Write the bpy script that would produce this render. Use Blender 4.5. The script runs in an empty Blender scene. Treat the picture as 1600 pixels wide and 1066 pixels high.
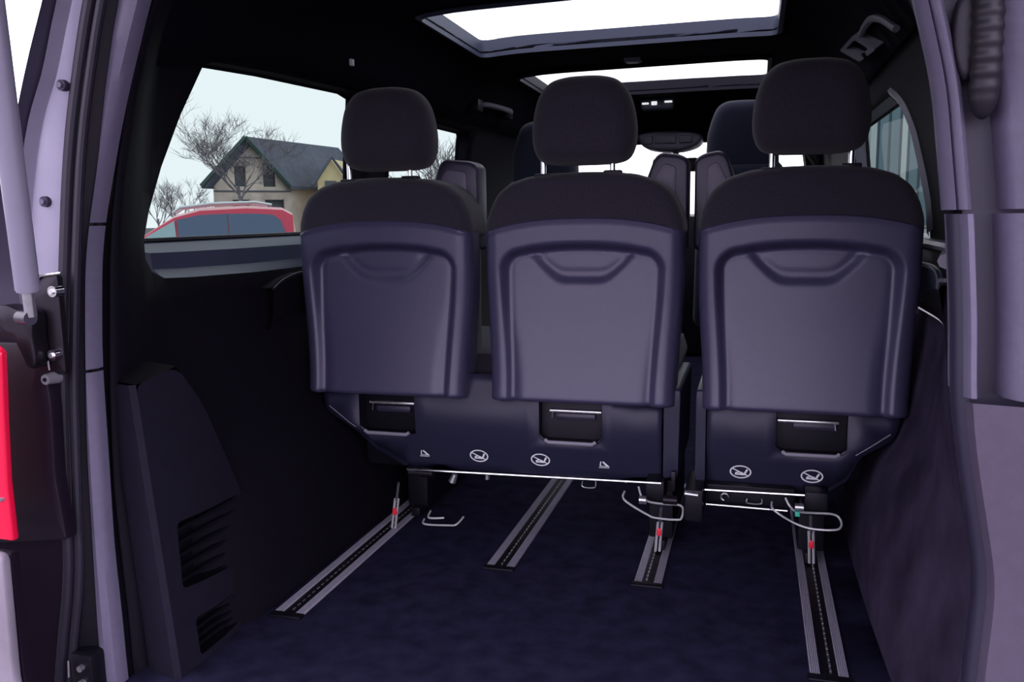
import bpy, bmesh, math, random
import numpy as np
from mathutils import Vector, Matrix
from mathutils.geometry import delaunay_2d_cdt

scene = bpy.context.scene
C = scene.collection
random.seed(7)

# ------------------------------------------------------------------ camera
F_PX, YAW, PITCH, ROLL, CAM_H = 1334.2, 0.2753, 0.1452, -0.015, 0.7824
cy, sy, cp, sp = math.cos(YAW), math.sin(YAW), math.cos(PITCH), math.sin(PITCH)
fw = Vector((-sy * cp, cy * cp, -sp))
rt = Vector((cy, sy, 0))
up = rt.cross(fw)
cr, sr = math.cos(ROLL), math.sin(ROLL)
rt, up = rt * cr + up * sr, -rt * sr + up * cr
cam = bpy.data.cameras.new('camera')
cam.sensor_width = 36
cam.lens = F_PX / 1600 * 36
cam.clip_start = 0.02
cam.clip_end = 600
cam_o = bpy.data.objects.new('camera', cam)
C.objects.link(cam_o)
M = Matrix((rt, up, -fw)).transposed().to_4x4()
M.translation = (0, 0, CAM_H)
cam_o.matrix_world = M
scene.camera = cam_o

# ------------------------------------------------------------------ sky, exposure
world = bpy.data.worlds.new('overcast_sky')
scene.world = world
world.use_nodes = True
wn = world.node_tree
bg = wn.nodes['Background']
bg.inputs['Color'].default_value = (0.945, 0.915, 1.0, 1)
bg.inputs['Strength'].default_value = 3.4
scene.view_settings.view_transform = 'Standard'
scene.view_settings.look = 'None'
scene.view_settings.gamma = 1
scene.view_settings.exposure = 0.0
scene.view_settings.use_curve_mapping = False
try:
    scene.cycles.use_denoising = True
    scene.cycles.max_bounces = 8
    scene.cycles.transparent_max_bounces = 12
    scene.cycles.sample_clamp_indirect = 6
except Exception:
    pass


# ------------------------------------------------------------------ materials
def mat(name, col, rough=0.5, metal=0.0, var=0.0, vscale=30, bump=0.0, bscale=200, spec=0.5, coat=0.0, sheen=0.0):
    m = bpy.data.materials.new(name)
    m.use_nodes = True
    nt = m.node_tree
    b = nt.nodes['Principled BSDF']
    b.inputs['Roughness'].default_value = rough
    b.inputs['Metallic'].default_value = metal
    b.inputs['Specular IOR Level'].default_value = spec
    b.inputs['Coat Weight'].default_value = coat
    b.inputs['Specular Tint'].default_value = (0.88, 0.80, 1.0, 1)
    b.inputs['Coat Roughness'].default_value = 0.08
    b.inputs['Sheen Weight'].default_value = sheen
    tc = nt.nodes.new('ShaderNodeTexCoord')
    if var > 0:
        n = nt.nodes.new('ShaderNodeTexNoise')
        n.inputs['Scale'].default_value = vscale
        n.inputs['Detail'].default_value = 5
        nt.links.new(tc.outputs['Object'], n.inputs['Vector'])
        r = nt.nodes.new('ShaderNodeValToRGB')
        r.color_ramp.elements[0].position = 0.3
        r.color_ramp.elements[1].position = 0.7
        r.color_ramp.elements[0].color = tuple(c * (1 - var) for c in col) + (1,)
        r.color_ramp.elements[1].color = tuple(min(1, c * (1 + var)) for c in col) + (1,)
        nt.links.new(n.outputs['Fac'], r.inputs['Fac'])
        nt.links.new(r.outputs['Color'], b.inputs['Base Color'])
    else:
        b.inputs['Base Color'].default_value = tuple(col) + (1,)
    if bump > 0:
        n2 = nt.nodes.new('ShaderNodeTexNoise')
        n2.inputs['Scale'].default_value = bscale
        n2.inputs['Detail'].default_value = 3
        nt.links.new(tc.outputs['Object'], n2.inputs['Vector'])
        bp = nt.nodes.new('ShaderNodeBump')
        bp.inputs['Strength'].default_value = bump
        bp.inputs['Distance'].default_value = 0.002
        nt.links.new(n2.outputs['Fac'], bp.inputs['Height'])
        nt.links.new(bp.outputs['Normal'], b.inputs['Normal'])
    return m


def glass_mat(name, tint, gloss=0.06):
    m = bpy.data.materials.new(name)
    m.use_nodes = True
    nt = m.node_tree
    nt.nodes.remove(nt.nodes['Principled BSDF'])
    out = nt.nodes['Material Output']
    t = nt.nodes.new('ShaderNodeBsdfTransparent')
    t.inputs['Color'].default_value = tuple(tint) + (1,)
    g = nt.nodes.new('ShaderNodeBsdfGlossy')
    g.inputs['Roughness'].default_value = 0.02
    mx = nt.nodes.new('ShaderNodeMixShader')
    mx.inputs['Fac'].default_value = gloss
    nt.links.new(t.outputs[0], mx.inputs[1])
    nt.links.new(g.outputs[0], mx.inputs[2])
    nt.links.new(mx.outputs[0], out.inputs['Surface'])
    return m


MT = {
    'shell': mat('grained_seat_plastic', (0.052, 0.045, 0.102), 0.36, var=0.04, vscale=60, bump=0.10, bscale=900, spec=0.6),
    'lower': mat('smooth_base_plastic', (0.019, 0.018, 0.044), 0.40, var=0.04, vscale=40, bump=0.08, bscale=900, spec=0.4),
    'black': mat('black_plastic', (0.0045, 0.004, 0.008), 0.45, spec=0.3),
    'fabric': mat('seat_fabric', (0.030, 0.0245, 0.040), 0.9, var=0.12, vscale=180, bump=0.25, bscale=1400, spec=0.15, sheen=0.15),
    'front_fabric': mat('front_seat_fabric', (0.012, 0.015, 0.032), 0.85, var=0.1, vscale=150, bump=0.2, bscale=1200, spec=0.2, sheen=0.2),
    'trim': mat('dark_side_trim', (0.0055, 0.0042, 0.009), 0.7, var=0.1, vscale=60, bump=0.1, bscale=700, spec=0.15),
    'headliner': mat('headliner_cloth', (0.006, 0.0055, 0.010), 0.9, var=0.1, vscale=200, bump=0.15, bscale=1500, spec=0.1),
    'carpet': mat('loading_floor_carpet', (0.018, 0.0165, 0.043), 0.95, var=0.35, vscale=22, bump=0.6, bscale=900, spec=0.05),
    'side_carpet': mat('side_wall_carpet', (0.042, 0.032, 0.064), 0.95, var=0.38, vscale=9, bump=0.6, bscale=800, spec=0.02),
    'cover': mat('wheel_arch_cover', (0.011, 0.0088, 0.020), 0.75, var=0.12, vscale=40, bump=0.2, bscale=600, spec=0.2),
    'paint': mat('lilac_grey_body_paint', (0.36, 0.32, 0.47), 0.35, metal=0.25, var=0.03, vscale=20, spec=0.5, coat=0.4),
    'shaded_dark_paint': mat('shaded_body_paint', (0.010, 0.005, 0.013), 0.45, spec=0.3),  # near-black tone stands for shade on the body paint
    'gutter': mat('navy_gutter', (0.035, 0.028, 0.060), 0.5),
    'rubber': mat('seal_rubber', (0.022, 0.018, 0.032), 0.42, bump=0.1, bscale=500),
    'pillar': mat('pillar_trim_plastic', (0.135, 0.115, 0.195), 0.38, var=0.05, vscale=70, bump=0.12, bscale=800, spec=0.5),
    'pillar_dark': mat('dark_pillar_plastic', (0.026, 0.022, 0.046), 0.4, bump=0.1, bscale=800),
    'chrome': mat('chrome', (0.85, 0.83, 0.88), 0.12, metal=1.0),
    'steel': mat('brushed_steel', (0.60, 0.58, 0.66), 0.3, metal=0.9, var=0.08, vscale=90),
    'alu': mat('aluminium_rail', (0.42, 0.38, 0.52), 0.38, metal=0.2, var=0.08, vscale=120, bump=0.1, bscale=600),
    'dark_metal': mat('dark_bracket_metal', (0.018, 0.014, 0.022), 0.35, metal=0.6),
    'white': mat('white_print', (0.85, 0.83, 0.92), 0.5),
    'red': mat('red_marker', (0.75, 0.02, 0.05), 0.4),
    'tail_red': mat('tail_light_red', (0.85, 0.008, 0.06), 0.12, coat=0.5),
    'grey_plastic': mat('grey_fitting_plastic', (0.16, 0.15, 0.19), 0.45),
    'green': mat('green_clip', (0.05, 0.45, 0.35), 0.4),
    'glass_side': glass_mat('tinted_side_glass', (0.255, 0.30, 0.285), 0.03),
    'glass_right': glass_mat('tinted_right_glass', (0.23, 0.28, 0.27), 0.03),
    'glass_roof': glass_mat('sunroof_glass', (0.5, 0.52, 0.53), 0.04),
    'glass_front': glass_mat('clear_windscreen', (0.85, 0.88, 0.87), 0.04),
    'car_red': mat('red_car_paint', (0.62, 0.02, 0.07), 0.3, coat=0.6),
    'car_glass': mat('dark_car_window', (0.07, 0.12, 0.20), 0.12, spec=0.6),
    'car_shield': mat('pale_windscreen', (0.35, 0.52, 0.56), 0.15, spec=0.6),
    'tyre': mat('tyre_rubber', (0.02, 0.02, 0.02), 0.8),
    'bark': mat('tree_bark', (0.22, 0.20, 0.22), 0.9, var=0.3, vscale=5),
    'block': mat('rendered_block_wall', (0.62, 0.52, 0.46), 0.9, var=0.15, vscale=1.2),
    'yellow_wall': mat('yellow_insulated_wall', (0.75, 0.62, 0.36), 0.9, var=0.1, vscale=1.0),
    'roof': mat('slate_roof', (0.10, 0.11, 0.15), 0.8, var=0.15, vscale=2),
    'eave': mat('dark_green_eave', (0.04, 0.08, 0.07), 0.7),
    'opening': mat('unglazed_opening', (0.12, 0.13, 0.15), 0.6),
    'ground': mat('paved_yard', (0.085, 0.080, 0.085), 0.9, var=0.2, vscale=0.8, bump=0.3, bscale=30),
    'sheet': mat('teal_metal_sheet', (0.14, 0.22, 0.25), 0.5, var=0.08, vscale=2),
    'sheet_pale': mat('pale_corner_profile', (0.50, 0.56, 0.55), 0.5),
    'bumper': mat('bumper_paint', (0.30, 0.25, 0.34), 0.4, var=0.25, vscale=6, spec=0.5),
}


MT['sill'] = mat('satin_window_sill', (0.045, 0.055, 0.10), 0.3, spec=0.7)
MT['frame_grey'] = mat('grey_window_frame', (0.16, 0.15, 0.20), 0.4)
MT['reveal'] = mat('sunroof_frame_plastic', (0.05, 0.06, 0.10), 0.4, spec=0.5)
MT['arm_panel'] = mat('armrest_back_panel', (0.105, 0.090, 0.145), 0.45, bump=0.1, bscale=700)
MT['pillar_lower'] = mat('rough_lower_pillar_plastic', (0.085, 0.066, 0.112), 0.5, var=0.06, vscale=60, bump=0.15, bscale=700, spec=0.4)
MT['black_rubber'] = mat('black_boot_rubber', (0.012, 0.010, 0.016), 0.5)
MT['lit_switch'] = mat('lit_reading_switch', (0.8, 0.8, 0.85), 0.4)
MT['lit_switch'].node_tree.nodes['Principled BSDF'].inputs['Emission Color'].default_value = (0.95, 0.97, 1, 1)
MT['lit_switch'].node_tree.nodes['Principled BSDF'].inputs['Emission Strength'].default_value = 0.8
MT['bright_steel'] = mat('bright_steel_wire', (0.55, 0.52, 0.60), 0.28, metal=0.25)
MT['lip'] = mat('recess_lip_highlight', (0.24, 0.22, 0.30), 0.35)  # pale tone paints in the light caught along the recess lip
MT['bar'] = mat('satin_pull_bar', (0.55, 0.53, 0.60), 0.25, metal=0.8)
MT['grey_dark'] = mat('dark_switch_housing', (0.045, 0.055, 0.075), 0.4)
MT['lens'] = mat('lamp_lens', (0.20, 0.19, 0.22), 0.3)
MT['roof_rail'] = mat('silver_roof_rail', (0.72, 0.76, 0.80), 0.3, metal=0.3)


# ------------------------------------------------------------------ helpers
def link(name, verts, faces, m, parent=None, smooth=True, angle=None):
    me = bpy.data.meshes.new(name)
    me.from_pydata([tuple(map(float, v)) for v in verts], [], faces)
    me.update()
    bm = bmesh.new()
    bm.from_mesh(me)
    bmesh.ops.recalc_face_normals(bm, faces=bm.faces)
    bm.to_mesh(me)
    bm.free()
    if smooth:
        me.polygons.foreach_set('use_smooth', [True] * len(me.polygons))
        try:
            me.set_sharp_from_angle(angle=math.radians(angle or 35))
        except Exception:
            pass
    me.materials.append(MT[m] if isinstance(m, str) else m)
    o = bpy.data.objects.new(name, me)
    C.objects.link(o)
    if parent is not None:
        o.parent = parent
        o.matrix_parent_inverse = parent.matrix_world.inverted() if parent.type != 'EMPTY' else Matrix.Translation(-parent.location)
    return o


def tag(o, label=None, cat=None, group=None, kind=None):
    if label:
        o['label'] = label
    if cat:
        o['category'] = cat
    if group:
        o['group'] = group
    if kind:
        o['kind'] = kind
    return o


def thing(name, loc, label, cat, group=None):
    o = bpy.data.objects.new(name, None)
    o.location = loc
    o.empty_display_size = 0.1
    C.objects.link(o)
    return tag(o, label, cat, group)


class G:
    """collects verts / faces of one mesh"""

    def __init__(s):
        s.v, s.f = [], []

    def add(s, verts, faces):
        n = len(s.v)
        s.v += [tuple(v) for v in verts]
        s.f += [tuple(i + n for i in f) for f in faces]
        return s

    def box(s, x0, x1, y0, y1, z0, z1):
        return s.add([(x, y, z) for z in (z0, z1) for y in (y0, y1) for x in (x0, x1)],
                     [(0, 2, 3, 1), (4, 5, 7, 6), (0, 1, 5, 4), (2, 6, 7, 3), (0, 4, 6, 2), (1, 3, 7, 5)])

    def bbox(s, x0, x1, y0, y1, z0, z1, r=0.004):
        """box with chamfered edges"""
        bm = bmesh.new()
        g = G().box(x0, x1, y0, y1, z0, z1)
        vs = [bm.verts.new(v) for v in g.v]
        for f in g.f:
            bm.faces.new([vs[i] for i in f])
        r = min(r, 0.45 * min(x1 - x0, y1 - y0, z1 - z0))
        bmesh.ops.bevel(bm, geom=bm.edges[:], offset=r, segments=2, profile=0.6, affect='EDGES')
        bm.verts.index_update()
        s.add([v.co[:] for v in bm.verts], [[v.index for v in f.verts] for f in bm.faces])
        bm.free()
        return s

    def tube(s, pts, r, n=8, cap=True):
        pts = [Vector(p) for p in pts]
        rs = r if isinstance(r, (list, tuple)) else [r] * len(pts)
        rings = []
        prev = None
        for i, p in enumerate(pts):
            d = (pts[min(i + 1, len(pts) - 1)] - pts[max(i - 1, 0)]).normalized()
            if prev is None:
                a = d.orthogonal().normalized()
            else:
                a = (prev - d * prev.dot(d))
                a = a.normalized() if a.length > 1e-6 else d.orthogonal().normalized()
            prev = a
            b = d.cross(a)
            rings.append([p + (a * math.cos(2 * math.pi * k / n) + b * math.sin(2 * math.pi * k / n)) * rs[i] for k in range(n)])
        vs = [v for rg in rings for v in rg]
        fs = [(i * n + k, i * n + (k + 1) % n, (i + 1) * n + (k + 1) % n, (i + 1) * n + k) for i in range(len(pts) - 1) for k in range(n)]
        if cap:
            fs += [tuple(range(n - 1, -1, -1)), tuple((len(pts) - 1) * n + k for k in range(n))]
        return s.add(vs, fs)

    def grid(s, rows):
        m, n = len(rows), len(rows[0])
        return s.add([p for r in rows for p in r], [(i * n + k, i * n + k + 1, (i + 1) * n + k + 1, (i + 1) * n + k) for i in range(m - 1) for k in range(n - 1)])

    def slab(s, outline, d0, d1, r, axes, seg=5):
        """closed outline (a,b) -> rounded slab between depths d0..d1; axes maps (a,b,d) to xyz"""
        n = len(outline)
        P = [Vector((a, b)) for a, b in outline]
        area = sum(P[i].x * P[(i + 1) % n].y - P[(i + 1) % n].x * P[i].y for i in range(n))
        if area < 0:
            P.reverse()
        cen = Vector(((min(p.x for p in P) + max(p.x for p in P)) / 2, (min(p.y for p in P) + max(p.y for p in P)) / 2))
        N = [(p - cen).normalized() for p in P]
        lev = []
        for k in range(seg + 1):
            a = math.pi / 2 * k / seg
            lev.append((r * (1 - math.sin(a)), d0 + r * (1 - math.cos(a)) * (1 if d1 > d0 else -1)))
        lev += [(i, d0 + d1 - d) for i, d in reversed(lev)]
        vs, fs = [], []
        for ins, d in lev:
            vs += [axes(P[i].x - N[i].x * min(ins, 0.9 * (P[i] - cen).length), P[i].y - N[i].y * min(ins, 0.9 * (P[i] - cen).length), d) for i in range(n)]
        for j in range(len(lev) - 1):
            for i in range(n):
                fs.append((j * n + i, j * n + (i + 1) % n, (j + 1) * n + (i + 1) % n, (j + 1) * n + i))
        for j in (0, len(lev) - 1):
            c = [sum(vs[j * n + i][q] for i in range(n)) / n for q in range(3)]
            # inner ring keeps the cap smooth
            ring = [[c[q] + (vs[j * n + i][q] - c[q]) * 0.5 for q in range(3)] for i in range(n)]
            b0 = len(vs)
            vs += ring + [c]
            for i in range(n):
                k = (i + 1) % n
                fs.append((j * n + i, j * n + k, b0 + k, b0 + i))
                fs.append((b0 + i, b0 + k, b0 + n))
        return s.add(vs, fs)

    def build(s, name, m, parent=None, smooth=True, angle=None):
        return link(name, s.v, s.f, m, parent, smooth, angle)


XZ = lambda a, b, d: (a, d, b)
XY = lambda a, b, d: (a, b, d)
YZ = lambda a, b, d: (d, a, b)


def spline(pts, per=6, closed=True):
    n = len(pts)
    out = []
    rng = range(n) if closed else range(n - 1)
    for i in rng:
        if closed:
            p0, p1, p2, p3 = (pts[(i + k) % n] for k in (-1, 0, 1, 2))
        else:
            p0, p1, p2, p3 = pts[max(i - 1, 0)], pts[i], pts[i + 1], pts[min(i + 2, n - 1)]
        for k in range(per):
            t = k / per
            out.append(tuple(0.5 * (2 * b + (c - a) * t + (2 * a - 5 * b + 4 * c - d) * t * t + (3 * b - a - 3 * c + d) * t ** 3)
                             for a, b, c, d in zip(p0, p1, p2, p3)))
    if not closed:
        out.append(tuple(pts[-1]))
    return out


def round_poly(pts, r, seg=5):
    """round the corners of a polygon"""
    out = []
    n = len(pts)
    rr = r if isinstance(r, (list, tuple)) else [r] * n
    for i in range(n):
        p, a, b = Vector(pts[i]), Vector(pts[i - 1]), Vector(pts[(i + 1) % n])
        q = min(rr[i], (a - p).length * 0.49, (b - p).length * 0.49)
        if q <= 1e-5:
            out.append(tuple(p))
            continue
        s0, s1 = p + (a - p).normalized() * q, p + (b - p).normalized() * q
        for k in range(seg + 1):
            t = k / seg
            out.append(tuple(s0 * (1 - t) ** 2 + p * 2 * t * (1 - t) + s1 * t * t))
    return out


def inside(p, poly):
    x, y = p
    c = False
    n = len(poly)
    for i in range(n):
        x1, y1 = poly[i]
        x2, y2 = poly[i - 1]
        if (y1 > y) != (y2 > y) and x < (x2 - x1) * (y - y1) / (y2 - y1) + x1:
            c = not c
    return c


def panel(name, outer, holes, fn, m, parent=None, step=0.08, thick=0.0, angle=60):
    """sheet over a 2D outline with real cut-outs; fn maps (a,b) to xyz"""
    pts, edges = [], []
    for loop in [outer] + holes:
        dense = []
        for i in range(len(loop)):
            a, b = Vector(loop[i]), Vector(loop[(i + 1) % len(loop)])
            k = max(1, int((b - a).length / step))
            dense += [a.lerp(b, j / k) for j in range(k)]
        n0 = len(pts)
        pts += dense
        edges += [(n0 + i, n0 + (i + 1) % len(dense)) for i in range(len(dense))]
    xs, ys = [p[0] for p in outer], [p[1] for p in outer]
    a = min(xs) + step * 0.37
    while a < max(xs):
        b = min(ys) + step * 0.41
        while b < max(ys):
            if inside((a, b), outer) and not any(inside((a, b), h) for h in holes):
                pts.append(Vector((a, b)))
            b += step
        a += step
    vo, _, fo, *_r = delaunay_2d_cdt([Vector(p) for p in pts], edges, [], 0, 1e-5)
    faces = []
    for f in fo:
        c = sum((vo[i] for i in f), Vector((0, 0))) / len(f)
        if inside(c, outer) and not any(inside(c, h) for h in holes):
            faces.append(tuple(f))
    o = link(name, [fn(v.x, v.y) for v in vo], faces, m, parent, True, angle)
    if thick:
        md = o.modifiers.new('thickness', 'SOLIDIFY')
        md.thickness = thick
        md.offset = 0
    return o


def band(loop_a, loop_b):
    """strip between two equally long closed loops of xyz"""
    g = G()
    n = len(loop_a)
    g.add(list(loop_a) + list(loop_b), [(i, (i + 1) % n, n + (i + 1) % n, n + i) for i in range(n)])
    return g


def structure(o, label=None, cat=None):
    return tag(o, label, cat, kind='structure')


# ------------------------------------------------------------------ van body: profiles of the two side walls
XC = -0.372
ZF = [0, .12, .25, .36, .5, .68, .78, .95, 1.08, 1.18, 1.26, 1.3]
WLF = [.552, .562, .60, .685, .73, .75, .75, .73, .70, .655, .58, .50]
WRF = [.606, .612, .645, .69, .715, .735, .735, .715, .69, .65, .58, .50]
ZR = [0, .125, .24, .35, .48, .565, .65, .75, .84, .925, 1.02, 1.1, 1.2, 1.3]
WLR = [.654, .655, .659, .660, .650, .642, .633, .622, .605, .582, .555, .515, .46, .40]
WRR = [.62, .64, .66, .667, .640, .628, .622, .614, .604, .591, .567, .53, .46, .40]


def sm(a, b, t):
    t = min(1, max(0, (t - a) / (b - a)))
    return t * t * (3 - 2 * t)


def xl(y, z, off=0):
    b = sm(1.13, 1.45, y)
    return XC - ((1 - b) * float(np.interp(z, ZR, WLR)) + b * float(np.interp(z, ZF, WLF))) - off


def xr(y, z, off=0):
    b = sm(1.13, 1.85, y)
    return XC + ((1 - b) * float(np.interp(z, ZR, WRR)) + b * float(np.interp(z, ZF, WRF))) + off


# ground outside
g = G()
rows = []
for i in range(41):
    yy = -60 + i * 5.5
    rows.append([(-150 + k * 7.0, yy, -0.62) for k in range(44)])
structure(g.grid(rows).build('ground', 'ground'), 'grey paved yard around the van')

# floor
fl = structure(panel('floor', [(-1.06, 1.10), (0.30, 1.10), (0.30, 4.9), (-1.06, 4.9)], [], lambda a, b: (a, b, -0.004), 'carpet', step=0.25, thick=0.008),
               'dark blue carpeted loading floor')
G().bbox(-1.06, 0.30, 1.02, 1.10, -0.05, 0.004, 0.01).build('sill_plate', 'pillar_dark', fl)

# left wall with two window cut-outs
W1 = [(1.534, 1.089), (1.56, 1.101), (1.623, 1.105), (1.793, 1.114), (2.20, 1.126), (2.262, 1.118), (2.285, 1.087), (2.30, 1.02),
      (2.34, 0.75), (2.335, 0.69), (2.29, 0.662), (1.881, 0.662), (1.767, 0.662), (1.529, 0.667), (1.439, 0.671), (1.39, 0.687), (1.358, 0.713),
      (1.354, 0.749), (1.389, 0.802), (1.438, 0.888), (1.486, 0.989)]
W2 = round_poly([(2.5, 0.68), (2.5, 1.10), (3.215, 1.104), (3.27, 0.68)], 0.045, 4)
wall_l = panel('wall_left', [(1.16, -0.03), (5.2, -0.03), (5.2, 1.3), (1.16, 1.3)], [W1, W2], lambda y, z: (xl(y, z), y, z), 'trim', step=0.07, thick=0.006)
structure(wall_l, 'black left side wall trim with window openings')


def window(name, hole, fx, sgn, off, zmin, gm, fm, label):
    inner = [(fx(y, z), y, z) for y, z in hole]
    outer = [(fx(y, max(z, zmin), 0) + sgn * off, y, max(z, zmin)) for y, z in hole]
    pane = link(name, outer, [tuple(range(len(outer)))], gm, None, False)
    structure(pane, label)
    loops = []
    for o_k, f_k in ((0, 0), (0.40, 0.24), (0.47, 0.68), (0.90, 0.94), (1.0, 1.0)):
        lp = []
        for y, z in hole:
            zo = max(z, zmin)
            zk = z + (zo - z) * f_k
            lp.append((fx(y, z) * (1 - o_k) + (fx(y, zo, 0) + sgn * off) * o_k, y, zk))
        loops.append(lp)
    g = G()
    gs = G()
    n = len(hole)
    for la, lb in zip(loops, loops[1:]):
        for i in range(n):
            k = (i + 1) % n
            low = hole[i][1] < zmin and hole[k][1] < zmin
            (gs if low else g).add([la[i], la[k], lb[k], lb[i]], [(0, 1, 2, 3)])
    g.build('window_reveal', fm, pane, False)
    gs.build('window_sill', 'sill', pane, False)
    g = G()
    ring = [Vector(p) for p in outer] + [Vector(outer[0])]
    g.tube(ring, 0.006, 6, False)
    g.build('window_gasket', 'black', pane)
    return pane


window('window_1', W1, xl, -1, 0.055, 0.744, 'glass_side', 'trim', 'large tinted rear side window in left wall showing house and red car')
window('window_2', W2, xl, -1, 0.045, 0.72, 'glass_side', 'trim', 'tinted middle side window in left wall, beside the front left seat')

# storage cover in front of the left wheel arch, tapering upward, with two dark vents
def cover_x(y, z):
    return -0.932 - 0.09 * z - 0.03 * sm(1.25, 1.55, y)


V1 = round_poly([(1.205, 0.145), (1.215, 0.262), (1.425, 0.245), (1.475, 0.155), (1.46, 0.11)], 0.012, 3)
V2 = round_poly([(1.225, 0.012), (1.225, 0.082), (1.352, 0.072), (1.368, 0.012)], 0.008, 3)
cov = panel('storage_cover', round_poly([(1.168, -0.002), (1.168, 0.515), (1.275, 0.528), (1.345, 0.44), (1.50, 0.12), (1.62, 0.06), (1.62, -0.002)], [0, .02, .03, .03, .05, .03, 0], 4),
            [V1, V2], lambda y, z: (cover_x(y, z), y, z), 'cover', wall_l, step=0.045)
# rear and front faces of the cover
g = G()
zz = [-0.002 + 0.0517 * i for i in range(11)]
g.grid([[(cover_x(1.168, z), 1.168, z), (cover_x(1.168, z) - 0.010, 1.162, z), (cover_x(1.168, z) - 0.06, 1.172, z), (cover_x(1.168, z) - 0.10, 1.20, z)] for z in zz])
g.build('cover_rear_face', 'cover', cov)
g = G()
edge = [(1.168, 0.515), (1.275, 0.528), (1.345, 0.44), (1.50, 0.12), (1.62, 0.06)]
g.grid([[(cover_x(y, z), y, z), (cover_x(y, z) - 0.13, y + 0.02, z + 0.01)] for y, z in edge])
g.build('cover_front_face', 'trim', cov)
for vi, hole in enumerate((V1, V2)):
    a = [(cover_x(y, z), y, z) for y, z in hole]
    b = [(cover_x(y, z) - 0.03, y, z) for y, z in hole]
    g = band(a, b)
    n = len(g.v)
    g.add(b, [tuple(range(len(b)))])
    vent = g.build('vent', 'black', cov)
    zs = [p[1] for p in hole]
    ysv = [p[0] for p in hole]
    k = 6 if vi == 0 else 4
    for j in range(k):
        z = min(zs) + (max(zs) - min(zs)) * (j + 0.7) / (k + 0.6)
        y0, y1 = min(ysv) + 0.012, max(ysv) - (0.02 + 0.05 * (vi == 0))
        G().box(cover_x(1.3, z) - 0.022, cover_x(1.3, z) - 0.012, y0, y1, z - 0.003, z + 0.003).build('slat', 'black', vent)

# right wall: carpeted lower panel, plastic upper panel with window opening
WR = [(2.014, 0.80), (2.05, 0.86), (2.08, 0.877), (2.153, 0.967), (2.245, 1.027), (2.353, 1.062), (2.40, 1.066), (3.25, 1.068), (3.30, 1.04), (3.32, 0.72), (2.0, 0.70), (1.985, 0.72)]
wall_r = panel('wall_right', [(1.15, 0.575), (5.2, 0.575), (5.2, 1.3), (1.15, 1.3)], [WR], lambda y, z: (xr(y, z), y, z), 'trim', step=0.07, thick=0.006)
structure(wall_r, 'black right side wall trim with window opening')
panel('carpet_panel', [(1.15, -0.03), (5.2, -0.03), (5.2, 0.57), (1.15, 0.57)], [], lambda y, z: (xr(y, z), y, z), 'side_carpet', wall_r, step=0.05, thick=0.002)
wn3 = window('window_3', WR, xr, 1, 0.05, 0.74, 'glass_right', 'frame_grey', 'tinted side window in right wall behind the single seat')
g = G()
fr_pts = [(1.99, 0.73), (2.03, 0.815), (2.065, 0.87), (2.143, 0.967), (2.235, 1.032), (2.345, 1.070)]
g.grid([[(xr(y, z) - 0.004, y - 0.03, z + 0.012), (xr(y, z) - 0.012, y - 0.012, z + 0.004), (xr(y, z) - 0.004, y + 0.006, z - 0.004)] for y, z in spline(fr_pts, 4, False)])
g.build('window_frame', 'frame_grey', wn3)
g = G()
g.tube([(xr(1.30 + 0.1 * i, 0.72) - 0.004, 1.30 + 0.1 * i, 0.712) for i in range(10)], 0.011, 8)
g.build('belt_moulding', 'frame_grey', wall_r)

# roof lining with two glass panels
R1 = round_poly([(-0.828, 2.11), (0.050, 2.05), (0.052, 2.66), (-0.838, 2.68)], [.03, .03, .05, .05], 5)
R2 = round_poly([(-0.840, 3.11), (0.033, 3.06), (0.036, 3.74), (-0.85, 3.76)], [.03, .03, .05, .05], 5)


def dense(loop, step=0.06):
    out = []
    for i in range(len(loop)):
        a, b = Vector(loop[i]), Vector(loop[(i + 1) % len(loop)])
        k = max(1, int((b - a).length / step))
        out += [tuple(a.lerp(b, j / k)) for j in range(k)]
    return out


R1, R2 = dense(R1), dense(R2)


def zc(x, y=2.0):
    return 1.305 - 0.14 * abs((x - XC) / 0.64) ** 8 - 0.10 * sm(1.75, 1.1, y) - 0.15 * sm(3.8, 4.5, y)


ceil = panel('ceiling', [(XC - 0.66, 1.08), (XC + 0.66, 1.08), (XC + 0.66, 4.42), (XC - 0.66, 4.42)], [R1, R2], lambda x, y: (x, y, zc(x, y)), 'headliner', step=0.08, thick=0.01)
structure(ceil, 'black cloth roof lining with two glass roof panels')
for nm, hole, lab in (('window_4', R1, 'larger glass roof panel nearest the open tailgate'), ('window_5', R2, 'narrow glass roof panel further forward')):
    cxh, cyh = sum(p[0] for p in hole) / len(hole), sum(p[1] for p in hole) / len(hole)
    low = [(x, y, zc(x, y) - 0.018) for x, y in hole]
    hi = [(x, y, zc(x, y) + 0.035) for x, y in hole]
    top = [(x * 1.0, y, zc(x, y) + 0.036) for x, y in hole]
    pane = link(nm, top, [tuple(range(len(top)))], 'glass_roof', None, False)
    structure(pane, lab)
    band(low, hi).build('roof_reveal', 'reveal' if nm == 'window_4' else 'black', pane, angle=40)
    lip = [(cxh + (x - cxh) * 1.03, cyh + (y - cyh) * 1.06, zc(cxh + (x - cxh) * 1.03, cyh + (y - cyh) * 1.06) - 0.012) for x, y in hole]
    band(lip, low).build('roof_frame', 'reveal' if nm == 'window_4' else 'black', pane, angle=40)

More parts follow.
